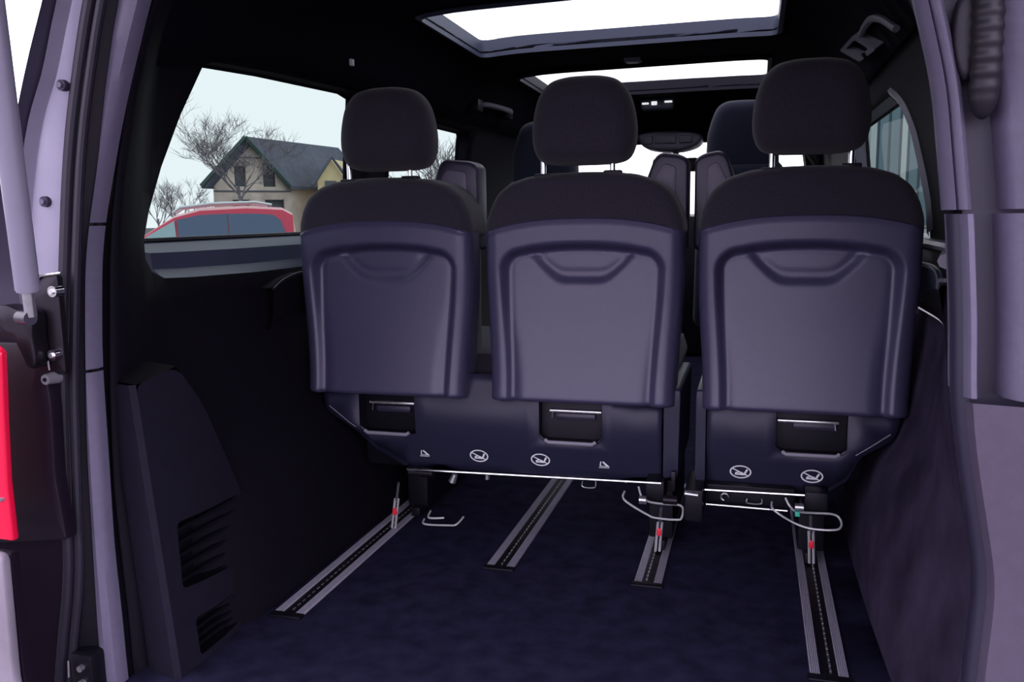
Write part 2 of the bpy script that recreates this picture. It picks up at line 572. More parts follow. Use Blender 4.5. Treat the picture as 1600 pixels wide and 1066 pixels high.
# rear roof header and raised tailgate (above the camera)
hd = structure(G().bbox(XC - 0.55, XC + 0.55, 1.0, 1.14, 1.22, 1.36, 0.03).build('trim_1', 'pillar_dark'), 'dark roof header over the tailgate opening')
g = G()
g.slab(round_poly([(XC - 0.72, -0.40), (XC + 0.72, -0.40), (XC + 0.66, 1.0), (XC - 0.66, 1.0)], 0.08, 5), 0, 0.06, 0.02, lambda a, b, d: (a, b, 1.31 + (1.0 - b) * 0.10 + d))
structure(g.build('trim_2', 'pillar_dark'), 'raised tailgate lining above the load opening')

# front of the cabin: windscreen, header and dashboard
ws = link('window_6', [(XC - 0.72, 5.25, 0.78), (XC + 0.72, 5.25, 0.78), (XC + 0.60, 4.42, 1.17), (XC - 0.60, 4.42, 1.17)], [(0, 1, 2, 3)], 'glass_front', None, False)
structure(ws, 'bright windscreen at the far front end of the cabin')
G().bbox(XC - 0.62, XC + 0.62, 4.36, 4.46, 1.13, 1.19, 0.015).build('windscreen_header', 'headliner', ws)
for s in (-1, 1):
    G().tube([(XC + s * 0.74, 5.25, 0.76), (XC + s * 0.62, 4.42, 1.17)], 0.05, 8).build('windscreen_pillar', 'trim', ws)
G().bbox(XC - 0.75, XC + 0.75, 4.75, 5.4, 0.0, 0.78, 0.06).build('dashboard', 'black', ws)

# ------------------------------------------------------------------ rear left door frame: seal, pillar strip, painted flange
def px(tbl, z):
    return float(np.interp(z, [t[1] for t in tbl], [t[0] for t in tbl]))


SEAL = sorted([(-0.90, 1.20), (-0.937, 1.105), (-0.976, 0.971), (-0.998, 0.877), (-1.021, 0.731), (-1.048, 0.527), (-1.055, 0.422), (-1.063, 0.313), (-1.069, 0.201), (-1.086, 0.132), (-1.112, 0.006), (-1.12, -0.06)], key=lambda t: t[1])
STRIP = sorted([(-0.84, 1.20), (-0.882, 1.099), (-0.922, 1.0), (-0.949, 0.925), (-1.002, 0.75), (-1.021, 0.565), (-1.024, 0.415), (-1.029, 0.238), (-1.025, 0.125), (-1.024, 0.002), (-1.02, -0.06)], key=lambda t: t[1])
STRIP_OUT = sorted([(-0.88, 1.20), (-0.917, 1.1), (-0.942, 1.014), (-0.964, 0.922), (-0.985, 0.828), (-1.012, 0.731), (-1.031, 0.564), (-1.043, 0.417), (-1.049, 0.241), (-1.052, 0.162), (-1.054, 0.079), (-1.055, -0.06)], key=lambda t: t[1])
zl = [-0.06 + 1.26 * i / 60 for i in range(61)]
zs_smooth = lambda tbl, z: sum(px(tbl, z + d) for d in (-0.05, -0.025, 0, 0.025, 0.05)) / 5

seal = G()
seal.tube([(zs_smooth(SEAL, z) - 0.006, 1.092, z) for z in zl], 0.0085, 10)
seal_o = structure(seal.build('trim_3', 'rubber'), 'black rubber door seal with double ridge at left of load opening')
G().tube([(zs_smooth(SEAL, z) + 0.010, 1.098, z) for z in zl], 0.0075, 10).build('inner_ridge', 'rubber', seal_o)
G().grid([[(zs_smooth(SEAL, z) + 0.010, 1.106, z), (zs_smooth(STRIP_OUT, z) + 0.004, 1.122, z)] for z in zl]).build('seal_lip', 'black', seal_o)
for nm, z0, z1, lab in (('trim_4', 0.782, 1.2, 'upper lilac grey pillar trim strip inside the left seal'), ('trim_5', 0.548, 0.777, 'middle lilac grey pillar trim strip inside the left seal'), ('trim_6', -0.02, 0.543, 'lower lilac grey pillar trim strip inside the left seal')):
    g = G()
    zq = [z0 + (z1 - z0) * i / 24 for i in range(25)]
    rows = []
    for z in zq:
        x0, x1 = zs_smooth(STRIP_OUT, z), zs_smooth(STRIP, z)
        x1 = max(x1, x0 + 0.004)
        rows.append([(x0, 1.125, z), (x0 + 0.003, 1.116, z), ((x0 + x1) / 2, 1.114, z), (x1 - 0.002, 1.120, z), (x1 + 0.002, 1.130, z), (x1 + 0.001, 1.145, z)])
    g.grid(rows)
    structure(g.build(nm, 'pillar'), lab)
G().grid([[(zs_smooth(STRIP_OUT, z) - 0.01, 1.128, z), (zs_smooth(STRIP, z), 1.137, z), (xl(1.18, z) - 0.01, 1.18, z)] for z in zl]).build('strip_backing', 'black', seal_o)
# painted flange outside the seal
FL = sorted([(-0.935, 1.2), (-0.967, 1.102), (-0.981, 1.067), (-1.004, 1.004), (-1.035, 0.943), (-1.050, 0.901), (-1.069, 0.83), (-1.083, 0.757), (-1.090, 0.703), (-1.080, 0.60), (-1.074, 0.50), (-1.071, 0.38), (-1.066, 0.28)], key=lambda t: t[1])
g = G()
rows = []
zq = [0.30 + 0.9 * i / 40 for i in range(41)]
for z in zq:
    a, b = zs_smooth(SEAL, z) - 0.004, px(FL, z)
    b = min(b, a - 0.003)
    rows.append([(a, 1.10, z), (a * 0.6 + b * 0.4, 1.088, z), (b + 0.003, 1.083, z), (b - 0.004, 1.062, z)])
flo = structure(g.grid(rows).build('trim_7', 'paint'), 'lilac grey painted body flange beside the left door seal')
for z, xx in ((0.985, -0.995), (0.815, -1.046)):
    g = G()
    g.tube([(xx, 1.094, z), (xx, 1.080, z)], [0.009, 0.008], 14)
    b_o = g.build('plug', 'gutter', flo)
    G().tube([(xx, 1.082, z), (xx, 1.076, z)], 0.0042, 10).build('plug_centre', 'pillar', b_o)
G().tube([(-1.063, 1.080, 0.46), (-1.063, 1.074, 0.46)], 0.008, 12).build('drain_hole', 'black', flo)
# outer body corner beyond the flange
OUT = sorted([(-0.945, 1.2), (-0.986, 1.098), (-1.015, 1.034), (-1.035, 0.986), (-1.047, 0.954), (-1.069, 0.895), (-1.105, 0.84), (-1.18, 0.70), (-1.20, 0.5), (-1.22, 0.2), (-1.22, -0.3)], key=lambda t: t[1])
for nm, z0, z1, m_, lab in (('trim_8', -0.30, 0.640, 'shaded_dark_paint', 'body corner behind the tail light, coloured dark for shade'), ('trim_14', 0.640, 1.2, 'gutter', 'navy roof pillar edge between sky and the lilac flange')):
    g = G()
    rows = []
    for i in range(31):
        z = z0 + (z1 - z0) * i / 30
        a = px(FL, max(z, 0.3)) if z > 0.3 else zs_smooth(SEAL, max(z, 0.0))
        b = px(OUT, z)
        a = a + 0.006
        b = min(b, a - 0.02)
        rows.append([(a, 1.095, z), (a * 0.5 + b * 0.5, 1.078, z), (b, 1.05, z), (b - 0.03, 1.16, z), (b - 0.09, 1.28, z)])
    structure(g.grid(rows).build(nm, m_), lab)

# right pillar trims
LIP = sorted([(0.165, 1.13), (0.195, 1.021), (0.219, 0.927), (0.230, 0.84), (0.238, 0.78), (0.249, 0.652), (0.254, 0.551), (0.264, 0.48), (0.289, 0.351), (0.294, 0.318), (0.291, 0.25), (0.288, 0.194), (0.285, -0.06)], key=lambda t: t[1])


def strip_obj(name, z0, z1, cols, m, lab, n=30):
    g = G()
    rows = []
    for i in range(n + 1):
        z = z0 + (z1 - z0) * i / n
        x = sum(px(LIP, z + d) for d in (-0.03, -0.015, 0, 0.015, 0.03)) / 5
        rows.append([(x + a, b, z) for a, b in cols])
    return structure(g.grid(rows).build(name, m, angle=50), lab)


strip_obj('trim_9', 0.782, 1.2, [(-0.006, 1.20), (-0.018, 1.155), (-0.018, 1.143), (-0.013, 1.132), (-0.007, 1.125), (-0.005, 1.132), (-0.003, 1.124), (0.004, 1.120), (0.010, 1.128), (0.012, 1.20), (0.044, 1.20), (0.047, 1.13), (0.055, 1.115), (0.10, 1.10), (0.18, 1.05)], 'pillar', 'upper lilac grey pillar trim right of the load opening')
strip_obj('trim_10', 0.556, 0.777, [(-0.006, 1.20), (-0.002, 1.13), (0.004, 1.121), (0.010, 1.121), (0.013, 1.130), (0.015, 1.19), (0.038, 1.19), (0.042, 1.135), (0.055, 1.115), (0.10, 1.10), (0.18, 1.05)], 'pillar', 'middle lilac grey pillar trim right of the load opening')
strip_obj('trim_11', -0.05, 0.551, [(-0.003, 1.16), (0.0, 1.13), (0.005, 1.118), (0.05, 1.108), (0.10, 1.095), (0.18, 1.05)], 'pillar_lower', 'lower lilac grey pillar trim beside the right wall carpet')
strip_obj('trim_12', -0.05, 0.777, [(-0.004, 1.19), (-0.013, 1.155), (-0.012, 1.142), (-0.006, 1.134), (0.004, 1.132)], 'pillar_dark', 'dark edging strip between right wall and pillar trim')
strip_obj('trim_13', -0.05, 1.2, [(0.0, 1.165), (0.10, 1.165), (0.20, 1.12), (0.24, 1.3)], 'pillar_dark', 'black backing behind the right pillar trim')

# ------------------------------------------------------------------ seats
ZB = 0.362


def shell_mesh(cx, hb, ht, y0=1.862):
    """moulded backrest shell: proud border, recessed panel, grip hollow"""
    nu, nv = 76, 84
    rows = []
    for j in range(nv + 1):
        t = j / nv
        row = []
        for i in range(nu + 1):
            s = -1 + 2 * i / nu
            s = math.copysign(1 - (1 - abs(s)) ** 1.25, s)
            zz = ZB + t * 0.4
            hw = hb + (ht - hb) * sm(0, 0.8, t)
            u = s * hw
            ztop = 0.779 - 0.030 * (abs(u) / 0.22) ** 2.6
            z = ZB + t * (ztop - ZB)
            zb2 = z
            e = hw - abs(u)
            y = y0
            r = 0.034
            if e < r:
                y += r * (1 - math.sqrt(max(0, 1 - (1 - e / r) ** 2)))
            # recessed panel
            hin = 0.172 + 0.016 * sm(0.36, 0.68, z)
            zt = 0.724 - 0.020 * (u / 0.185) ** 2
            rc = 0.045
            qx, qz = abs(u) - (hin - rc), z - (zt - rc)
            d = math.hypot(max(qx, 0), max(qz, 0)) + min(max(qx, qz), 0) - rc
            depth = 0.016 + 0.016 * sm(0.5, 0.72, z)
            y += depth * sm(0, 0.020, -d)
            # groove along the panel's sides
            y += 0.002 * math.exp(-((d + 0.018) / 0.008) ** 2)
            # grip hollow under the top edge
            hp = 0.073 + 0.036 * sm(0.645, 0.715, z)
            rp = 0.038
            qx, qz = abs(u) - (hp - rp), (0.647 + rp) - z
            dp = math.hypot(max(qx, 0), max(qz, 0)) + min(max(qx, qz), 0) - rp
            if z < 0.735:
                f = sm(0.0, 0.012, -dp)
                y += 0.007 * f * sm(0.0, 0.012, -d)
                y += 0.009 * math.exp(-((dp - 0.001) / 0.010) ** 2) * sm(0.0, 0.01, -d)
            # gentle belly of the panel and rounded lower and upper rims
            y -= 0.010 * sm(0.62, 0.36, z) * sm(0, 0.05, -d)
            if z - ZB < 0.010:
                y += 0.010 * (1 - math.sqrt(max(0, 1 - (1 - (z - ZB) / 0.010) ** 2)))
            if ztop - z < 0.008:
                y += 0.008 * (1 - math.sqrt(max(0, 1 - (1 - (ztop - z) / 0.008) ** 2)))
            y -= 0.0035 * math.exp(-((ztop - z - 0.006) / 0.004) ** 2)
            y -= 0.026 * max(0.0, (0.64 - z) / 0.28) ** 2
            row.append((cx + u, y, z))
        rows.append(row)
    g = G().grid(rows)
    # skirt towards the front
    loop = rows[0] + [r[-1] for r in rows[1:]] + rows[-1][-2::-1] + [r[0] for r in rows[-2:0:-1]]
    back = [(x, y0 + 0.08, z) for x, y, z in loop]
    b = band(loop, back)
    g.add(b.v, b.f)
    return g


def back_outline(cx, ht):
    h = [(0, 0.877), (0.06, 0.876), (0.12, 0.870), (0.165, 0.856), (0.195, 0.832), (0.212, 0.800), (ht, 0.765), (ht, 0.735)]
    pts = [(cx + a, b) for a, b in h] + [(cx - a, b) for a, b in reversed(h[1:])]
    return pts


def head_outline(cx, zoff=0.0):
    h = [(0, 1.081), (0.040, 1.079), (0.074, 1.069), (0.098, 1.042), (0.110, 1.005), (0.115, 0.965), (0.112, 0.930), (0.098, 0.903), (0.070, 0.893), (0.03, 0.891), (0, 0.891)]
    pts = [(cx + a, b + zoff) for a, b in h] + [(cx - a, b + zoff) for a, b in reversed(h[1:-1])]
    return spline(pts, 4)


def make_backrest(root, cx, hb, ht):
    g = G()
    g.slab(round_poly(back_outline(cx, ht), 0.012, 4), 1.866, 2.02, 0.030, XZ, 6)
    g.slab(round_poly([(cx - 0.20, 0.40), (cx + 0.20, 0.40), (cx + 0.205, 0.80), (cx - 0.205, 0.80)], 0.03, 4), 1.93, 2.03, 0.03, XZ, 4)
    b = g.build('backrest', 'fabric', root, angle=60)
    tag(b, 'fabric seat back in a moulded plastic shell')
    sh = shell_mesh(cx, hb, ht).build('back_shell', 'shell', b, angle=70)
    return b


def make_headrest(root, cx, pc, dz=0.0):
    g = G()
    g.slab(head_outline(cx, dz), 1.835, 1.955, 0.052, XZ, 8)
    h = g.build('headrest', 'fabric', root, angle=80)
    for s in (-1, 1):
        G().tube([(pc + s * 0.0775, 1.89, 0.845), (pc + s * 0.0775, 1.89, 0.915)], 0.0062, 12).build('post', 'chrome', h)
    G().bbox(pc + 0.058, pc + 0.098, 1.88, 1.905, 0.866, 0.879, 0.004).build('post_collar', 'black', h)
    G().bbox(pc - 0.098, pc - 0.058, 1.88, 1.905, 0.864, 0.875, 0.004).build('post_collar', 'black', h)
    return h


def make_armrest(root, x0, x1, taper, y=1.985, lean=0.0):
    """folded-up armrest standing beside the backrest"""
    zt = 0.915
    if taper > 0:
        out = [(x0, 0.70), (x1, 0.70), (x1, zt - 0.012), (x1 - 0.018, zt), (x0 + 0.045, zt + 0.006), (x0 + 0.03, zt - 0.005), (x0, 0.83)]
        inn = [(x0 + 0.018, 0.70), (x1 - 0.028, 0.70), (x1 - 0.028, zt - 0.030), (x1 - 0.036, zt - 0.024), (x0 + 0.05, zt - 0.018), (x0 + 0.018, 0.835)]
    else:
        out = [(x0, 0.70), (x1, 0.70), (x1, 0.83), (x1 - 0.03, zt - 0.005), (x1 - 0.045, zt + 0.006), (x0 + 0.018, zt), (x0, zt - 0.012)]
        inn = [(x0 + 0.028, 0.70), (x1 - 0.018, 0.70), (x1 - 0.018, 0.835), (x1 - 0.05, zt - 0.018), (x0 + 0.036, zt - 0.024), (x0 + 0.028, zt - 0.030)]
    a = G().slab(round_poly(out, 0.012, 4), y, y + 0.075, 0.012, XZ, 4).build('armrest', 'pillar_dark', root, angle=50)
    G().slab(round_poly(inn, 0.010, 4), y - 0.003, y + 0.03, 0.003, XZ, 3).build('armrest_panel', 'arm_panel', a)
    return a




def ring_sign(root, x, z, y):
    """white oval prohibition print: ring, slash and small figure"""
    g = G()
    n = 40
    a, b = 0.0232, 0.0165
    t = 0.0030
    vo = [(x + a * math.cos(2 * math.pi * k / n), y, z + b * math.sin(2 * math.pi * k / n)) for k in range(n)]
    vi = [(x + (a - t) * math.cos(2 * math.pi * k / n), y, z + (b - t) * math.sin(2 * math.pi * k / n)) for k in range(n)]
    g.add(vo + vi, [(k, (k + 1) % n, n + (k + 1) % n, n + k) for k in range(n)])

    def bar(x0, z0, x1, z1, w):
        d = Vector((x1 - x0, z1 - z0)).normalized() * w / 2
        q = (-d.y, d.x)
        g.add([(x + x0 + q[0], y, z + z0 + q[1]), (x + x1 + q[0], y, z + z1 + q[1]), (x + x1 - q[0], y, z + z1 - q[1]), (x + x0 - q[0], y, z + z0 - q[1])], [(0, 1, 2, 3)])

    bar(-0.0185, 0.0085, 0.0165, -0.0095, 0.0026)
    bar(-0.012, -0.006, 0.001, -0.006, 0.004)
    bar(-0.011, -0.003, -0.003, -0.0005, 0.003)
    bar(0.001, -0.006, 0.010, -0.0055, 0.005)
    bar(0.008, -0.006, 0.0145, 0.007, 0.0042)
    bar(-0.003, -0.006, 0.005, -0.002, 0.004)
    g.v = [(a, flat_y(YP)(a, c)[1] - 0.0032, c) for a, b, c in g.v]
    o = g.build('warning_print', 'white', root, False)
    tag(o, 'white oval prohibition sign with a slash')
    return o


def tri_sign(root, x, z, y):
    g = G()

    def poly(*p):
        g.add([(x + a, y, z + b) for a, b in p], [tuple(range(len(p)))])

    poly((-0.009, -0.002), (-0.006, -0.002), (-0.0045, 0.010), (-0.0065, 0.010))
    poly((-0.003, 0.009), (0.001, 0.010), (0.013, -0.002), (0.006, -0.002))
    poly((-0.008, -0.002), (0.013, -0.002), (0.015, -0.0035), (-0.009, -0.0035))
    for k in range(6):
        poly((-0.011 + k * 0.0042, -0.0075), (-0.0082 + k * 0.0042, -0.0075), (-0.0082 + k * 0.0042, -0.0052), (-0.011 + k * 0.0042, -0.0052))
    g.v = [(a, flat_y(YP)(a, c)[1] - 0.0032, c) for a, b, c in g.v]
    o = g.build('anchor_print', 'white', root, False)
    tag(o, 'small white child seat anchor symbol')
    return o


def handle_recess(base, x0, x1, z0, z1, y, flip=1):
    """dark pocket with a bright bar under the backrest"""
    out = round_poly([(x0, z0), (x1, z0), (x1, z1), (x0, z1)], [0.018, 0.018, 0, 0], 4)
    a = [(p[0], y - 0.001, p[1]) for p in out]
    b = [(p[0], y + 0.075, p[1] + 0.004) for p in out]
    g = band(a, b)
    g.add(b, [tuple(range(len(b)))])
    rc = g.build('handle_recess', 'black', base)
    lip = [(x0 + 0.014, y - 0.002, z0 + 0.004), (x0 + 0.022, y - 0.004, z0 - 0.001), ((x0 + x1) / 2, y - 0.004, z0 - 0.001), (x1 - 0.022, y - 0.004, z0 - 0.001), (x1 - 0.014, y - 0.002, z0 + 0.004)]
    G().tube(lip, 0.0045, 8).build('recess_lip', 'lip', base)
    xa, xb = (x0 + 0.022, x1 - 0.003) if flip > 0 else (x0 + 0.003, x1 - 0.016)
    G().bbox(xa, xb, y + 0.010, y + 0.030, z1 - 0.027, z1 - 0.021, 0.002).build('pull_bar', 'bar', base)
    G().bbox(x0 + 0.035, x1 - 0.018, y + 0.020, y + 0.07, z0 + 0.046, z0 + 0.064, 0.008).build('latch_block', 'pillar_dark', base)
    xe = x0 + 0.026 if flip > 0 else x1 - 0.022
    G().tube([(xe, y + 0.02, z0 + 0.050), (xe + 0.002 * flip, y + 0.02, z0 + 0.068)], 0.0012, 6).build('latch_wire', 'steel', base)
    return rc




def wire_loop(root, pts, name='release_loop', r=0.0023, m='bright_steel'):
    return G().tube(spline(pts, 6, False), r, 8).build(name, m, root)


def carriage(root, x, y0=1.94, y1=2.30):
    g = G()
    g.bbox(x - 0.028, x + 0.028, y0, y1, 0.028, 0.17, 0.006)
    g.bbox(x - 0.012, x + 0.012, y0 - 0.02, y1, 0.006, 0.03, 0.003)
    return g.build('rail_carriage', 'black', root)


def lock_lever(root, p0, p1, marker):
    p0, p1 = Vector(p0), Vector(p1)
    lv = G().tube([p0, p0.lerp(p1, 0.40)], 0.0035, 8).build('lock_lever', 'steel', root)
    g = G()
    s = Vector((0.0045, 0, 0))
    g.tube([p0.lerp(p1, 0.35) - s, p1 - s], 0.0030, 8)
    g.tube([p0.lerp(p1, 0.35) + s, p1 + s], 0.0030, 8)
    g.build('lever_fork', 'bright_steel', lv)
    m = p0.lerp(p1, marker)
    G().bbox(m.x - 0.0055, m.x + 0.0055, m.y - 0.007, m.y + 0.003, m.z - 0.009, m.z + 0.009, 0.003).build('red_marker', 'red', lv)


YP = 1.874
# ---- double bench
bench = thing('rear_bench_seat', (-0.615, 2.0, 0.0), 'dark double bench seat on the left with two headrests and moulded plastic backs', 'seat')
make_backrest(bench, -0.846, 0.203, 0.221)
make_backrest(bench, -0.368, 0.210, 0.224)
make_headrest(bench, -0.826, -0.8526)
make_headrest(bench, -0.362, -0.3771)
make_armrest(bench, -0.770, -0.640, 1)
make_armrest(bench, -0.250, -0.143, 1)


def flat_y(y):
    return lambda a, b: (a, y + 0.034 * sm(0.30, 0.165, b) + 0.03 * sm(0.362, 0.38, b), b)


base_out = round_poly([(-1.017, 0.370), (-1.012, 0.314), (-0.931, 0.263), (-0.880, 0.222), (-0.810, 0.170), (-0.188, 0.176), (-0.185, 0.370), (-0.407, 0.412), (-0.916, 0.412)], [0, .02, .02, .03, .03, .004, 0, 0, 0], 4)
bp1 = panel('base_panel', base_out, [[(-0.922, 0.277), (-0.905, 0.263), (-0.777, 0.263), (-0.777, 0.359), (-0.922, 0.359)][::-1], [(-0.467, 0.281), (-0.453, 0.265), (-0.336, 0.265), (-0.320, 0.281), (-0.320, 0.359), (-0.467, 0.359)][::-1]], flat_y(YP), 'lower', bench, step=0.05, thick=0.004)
handle_recess(bp1, -0.922, -0.777, 0.263, 0.359, YP)
handle_recess(bp1, -0.467, -0.320, 0.265, 0.359, YP)
for x in (-0.622, -0.470):
    ring_sign(bp1, x, 0.213, YP - 0.003)
for x in (-0.764, -0.3205):
    tri_sign(bp1, x, 0.209, YP - 0.003)
# edge trims of the base
G().slab(round_poly([(-0.183, 0.190), (-0.149, 0.196), (-0.145, 0.40), (-0.183, 0.40)], 0.008, 3), YP + 0.002, YP + 0.36, 0.008, XZ, 3).build('side_trim', 'lower', bench)
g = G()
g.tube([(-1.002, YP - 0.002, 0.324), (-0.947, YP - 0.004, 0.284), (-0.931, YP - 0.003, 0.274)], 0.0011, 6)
g.build('pale_edge_line', 'lip', bench)  # thin pale line along the sloping left edge
G().bbox(-0.93, -0.19, YP + 0.03, 2.32, 0.165, 0.40, 0.03).build('seat_base', 'black', bench)
G().bbox(-1.03, -0.17, 1.96, 2.45, 0.36, 0.46, 0.05).build('cushion', 'fabric', bench)
g = G()
g.grid([[(x, YP + dy, z) for dy in (0, 0.12)] for x, z in [(-1.017, 0.370), (-1.012, 0.314), (-0.931, 0.263), (-0.880, 0.222), (-0.804, 0.182)]])
g.build('base_underside', 'lower', bench)
G().tube([(-0.785, 1.836, 0.186), (-0.182, 1.836, 0.1945)], 0.0030, 8).build('lower_rod', 'chrome', bench)
carriage(bench, -0.835, 2.02, 2.4)
carriage(bench, -0.192)
G().tube([(-0.84, 2.05, 0.15), (-0.19, 2.05, 0.15)], 0.012, 10).build('cross_tube', 'dark_metal', bench)
lock_lever(bench, (-0.822, 1.868, 0.140), (-0.856, 1.905, 0.008), 0.62)
lock_lever(bench, (-0.184, 1.868, 0.130), (-0.196, 1.91, 0.008), 0.55)
# release loop under the right end of the bench
wire_loop(bench, [(-0.232, 1.84, 0.182), (-0.223, 1.83, 0.162), (-0.205, 1.83, 0.152), (-0.170, 1.83, 0.150), (-0.141, 1.83, 0.150), (-0.133, 1.825, 0.143), (-0.134, 1.805, 0.131), (-0.143, 1.80, 0.127), (-0.183, 1.80, 0.127), (-0.205, 1.80, 0.132), (-0.257, 1.80, 0.162), (-0.262, 1.83, 0.172)])
wire_loop(bench, [(-0.745, 1.88, 0.070), (-0.738, 1.85, 0.064), (-0.699, 1.85, 0.067)], 'foot_loop')
wire_loop(bench, [(-0.758, 1.87, 0.052), (-0.749, 1.85, 0.047), (-0.689, 1.85, 0.049), (-0.668, 1.85, 0.053), (-0.660, 1.88, 0.062)], 'foot_loop')
wire_loop(bench, [(-0.362, 1.86, 0.180), (-0.362, 1.86, 0.166), (-0.335, 1.86, 0.166), (-0.332, 1.86, 0.183)], 'anchor_loop', 0.0016, 'steel')
G().tube([(-0.588, 1.85, 0.184), (-0.588, 1.85, 0.171)], 0.0055, 10).build('hook_bolt', 'steel', bench)
g = G()
g.tube([(-0.79, 1.86, 0.172), (-0.755, 1.86, 0.172)], 0.007, 10)
g.tube([(-0.755, 1.855, 0.174), (-0.725, 1.855, 0.174)], 0.011, 12)
g.build('hinge_bolt', 'dark_metal', bench)
G().tube([(-0.668, 1.85, 0.178), (-0.676, 1.85, 0.158)], [0.007, 0.009], 10).build('spring_pin', 'steel', bench)
g = G()
g.bbox(-0.218, -0.176, 1.845, 1.93, 0.146, 0.196, 0.006)
g.build('latch_housing', 'black', bench)
G().tube([(-0.225, 1.80, 0.166), (-0.21, 1.80, 0.166)], 0.009, 12).build('latch_bolt', 'steel', bench)
G().tube([(-0.176, 1.83, 0.160), (-0.146, 1.83, 0.160)], 0.010, 12).build('pivot_pin', 'dark_metal', bench)
G().bbox(-0.163, -0.153, 1.86, 1.875, 0.17, 0.215, 0.003).build('pivot_tab', 'dark_metal', bench)

# ---- single seat
single = thing('rear_single_seat', (0.11, 2.0, 0.0), 'dark single seat at right with a headrest and moulded plastic back', 'seat')
make_backrest(single, 0.109, 0.207, 0.222)
make_headrest(single, 0.107, 0.1107, 0.008)
make_armrest(single, -0.130, -0.030, -1)
base_out = round_poly([(-0.0875, 0.172), (0.158, 0.172), (0.2035, 0.215), (0.229, 0.269), (0.293, 0.310), (0.307, 0.368), (0.20, 0.402), (-0.02, 0.402), (-0.0875, 0.368)], [.004, .03, .03, .02, .02, 0, 0, 0, 0], 4)
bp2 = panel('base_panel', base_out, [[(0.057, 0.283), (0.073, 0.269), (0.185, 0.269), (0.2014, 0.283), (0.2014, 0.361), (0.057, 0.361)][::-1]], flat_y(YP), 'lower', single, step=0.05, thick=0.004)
handle_recess(bp2, 0.057, 0.2014, 0.269, 0.361, YP, -1)
for x in (-0.0142, 0.1353):
    ring_sign(bp2, x, 0.215, YP - 0.003)
G().slab(round_poly([(-0.112, 0.190), (-0.090, 0.188), (-0.090, 0.40), (-0.112, 0.40)], 0.006, 3), YP + 0.002, YP + 0.36, 0.006, XZ, 3).build('side_trim', 'lower', single)
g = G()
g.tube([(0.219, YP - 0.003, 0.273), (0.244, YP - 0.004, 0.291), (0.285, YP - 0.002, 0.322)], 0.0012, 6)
g.build('pale_edge_line', 'lip', single)  # thin pale line along the sloping right edge
g = G()
g.grid([[(x, YP + dy, z) for dy in (0, 0.12)] for x, z in [(0.158, 0.182), (0.2035, 0.215), (0.229, 0.269), (0.293, 0.310), (0.307, 0.368)]])
g.build('base_underside', 'lower', single)
G().bbox(-0.08, 0.24, YP + 0.03, 2.32, 0.20, 0.40, 0.03).build('seat_base', 'black', single)
G().bbox(-0.09, 0.30, 1.96, 2.45, 0.36, 0.46, 0.05).build('cushion', 'fabric', single)
G().tube([(-0.088, 1.836, 0.187), (0.118, 1.836, 0.190)], 0.0030, 8).build('lower_rod', 'chrome', single)
G().tube([(-0.085, 1.85, 0.150), (0.085, 1.85, 0.148)], 0.0022, 8).build('lower_rod', 'chrome', single)
G().bbox(-0.085, 0.10, 1.87, 1.90, 0.145, 0.19, 0.004).build('cross_beam', 'black', single)
wire_loop(single, [(0.002, 1.86, 0.166), (0.002, 1.86, 0.156), (0.030, 1.86, 0.156), (0.032, 1.86, 0.168)], 'anchor_loop', 0.0016, 'steel')
wire_loop(single, [(-0.046 + 0.008 * math.cos(a * 0.9), 1.86, 0.166 + 0.008 * math.sin(a * 0.9)) for a in range(6)], 'hook_ring', 0.0016, 'steel')
carriage(single, 0.141)
lock_lever(single, (0.134, 1.868, 0.140), (0.143, 1.92, 0.008), 0.60)
wire_loop(single, [(0.080, 1.84, 0.180), (0.089, 1.83, 0.166), (0.104, 1.83, 0.155), (0.140, 1.83, 0.155), (0.176, 1.83, 0.155), (0.189, 1.825, 0.147), (0.190, 1.81, 0.137), (0.176, 1.80, 0.132), (0.132, 1.80, 0.131), (0.096, 1.80, 0.141), (0.056, 1.80, 0.165), (0.052, 1.83, 0.172)])
g = G()
g.bbox(0.118, 0.166, 1.845, 1.93, 0.142, 0.194, 0.006)
g.build('latch_housing', 'black', single)
G().tube([(0.098, 1.81, 0.172), (0.115, 1.81, 0.172)], 0.008, 12).build('latch_bolt', 'steel', single)
G().bbox(0.098, 0.108, 1.80, 1.81, 0.154, 0.164, 0.002).build('green_clip', 'green', single)
g = G()
g.bbox(-0.128, -0.090, 1.80, 1.95, 0.125, 0.196, 0.006)
g.build('pivot_block', 'black', single)
G().tube([(-0.128, 1.80, 0.188), (-0.100, 1.80, 0.186)], 0.005, 10).build('pivot_bolt', 'steel', single)

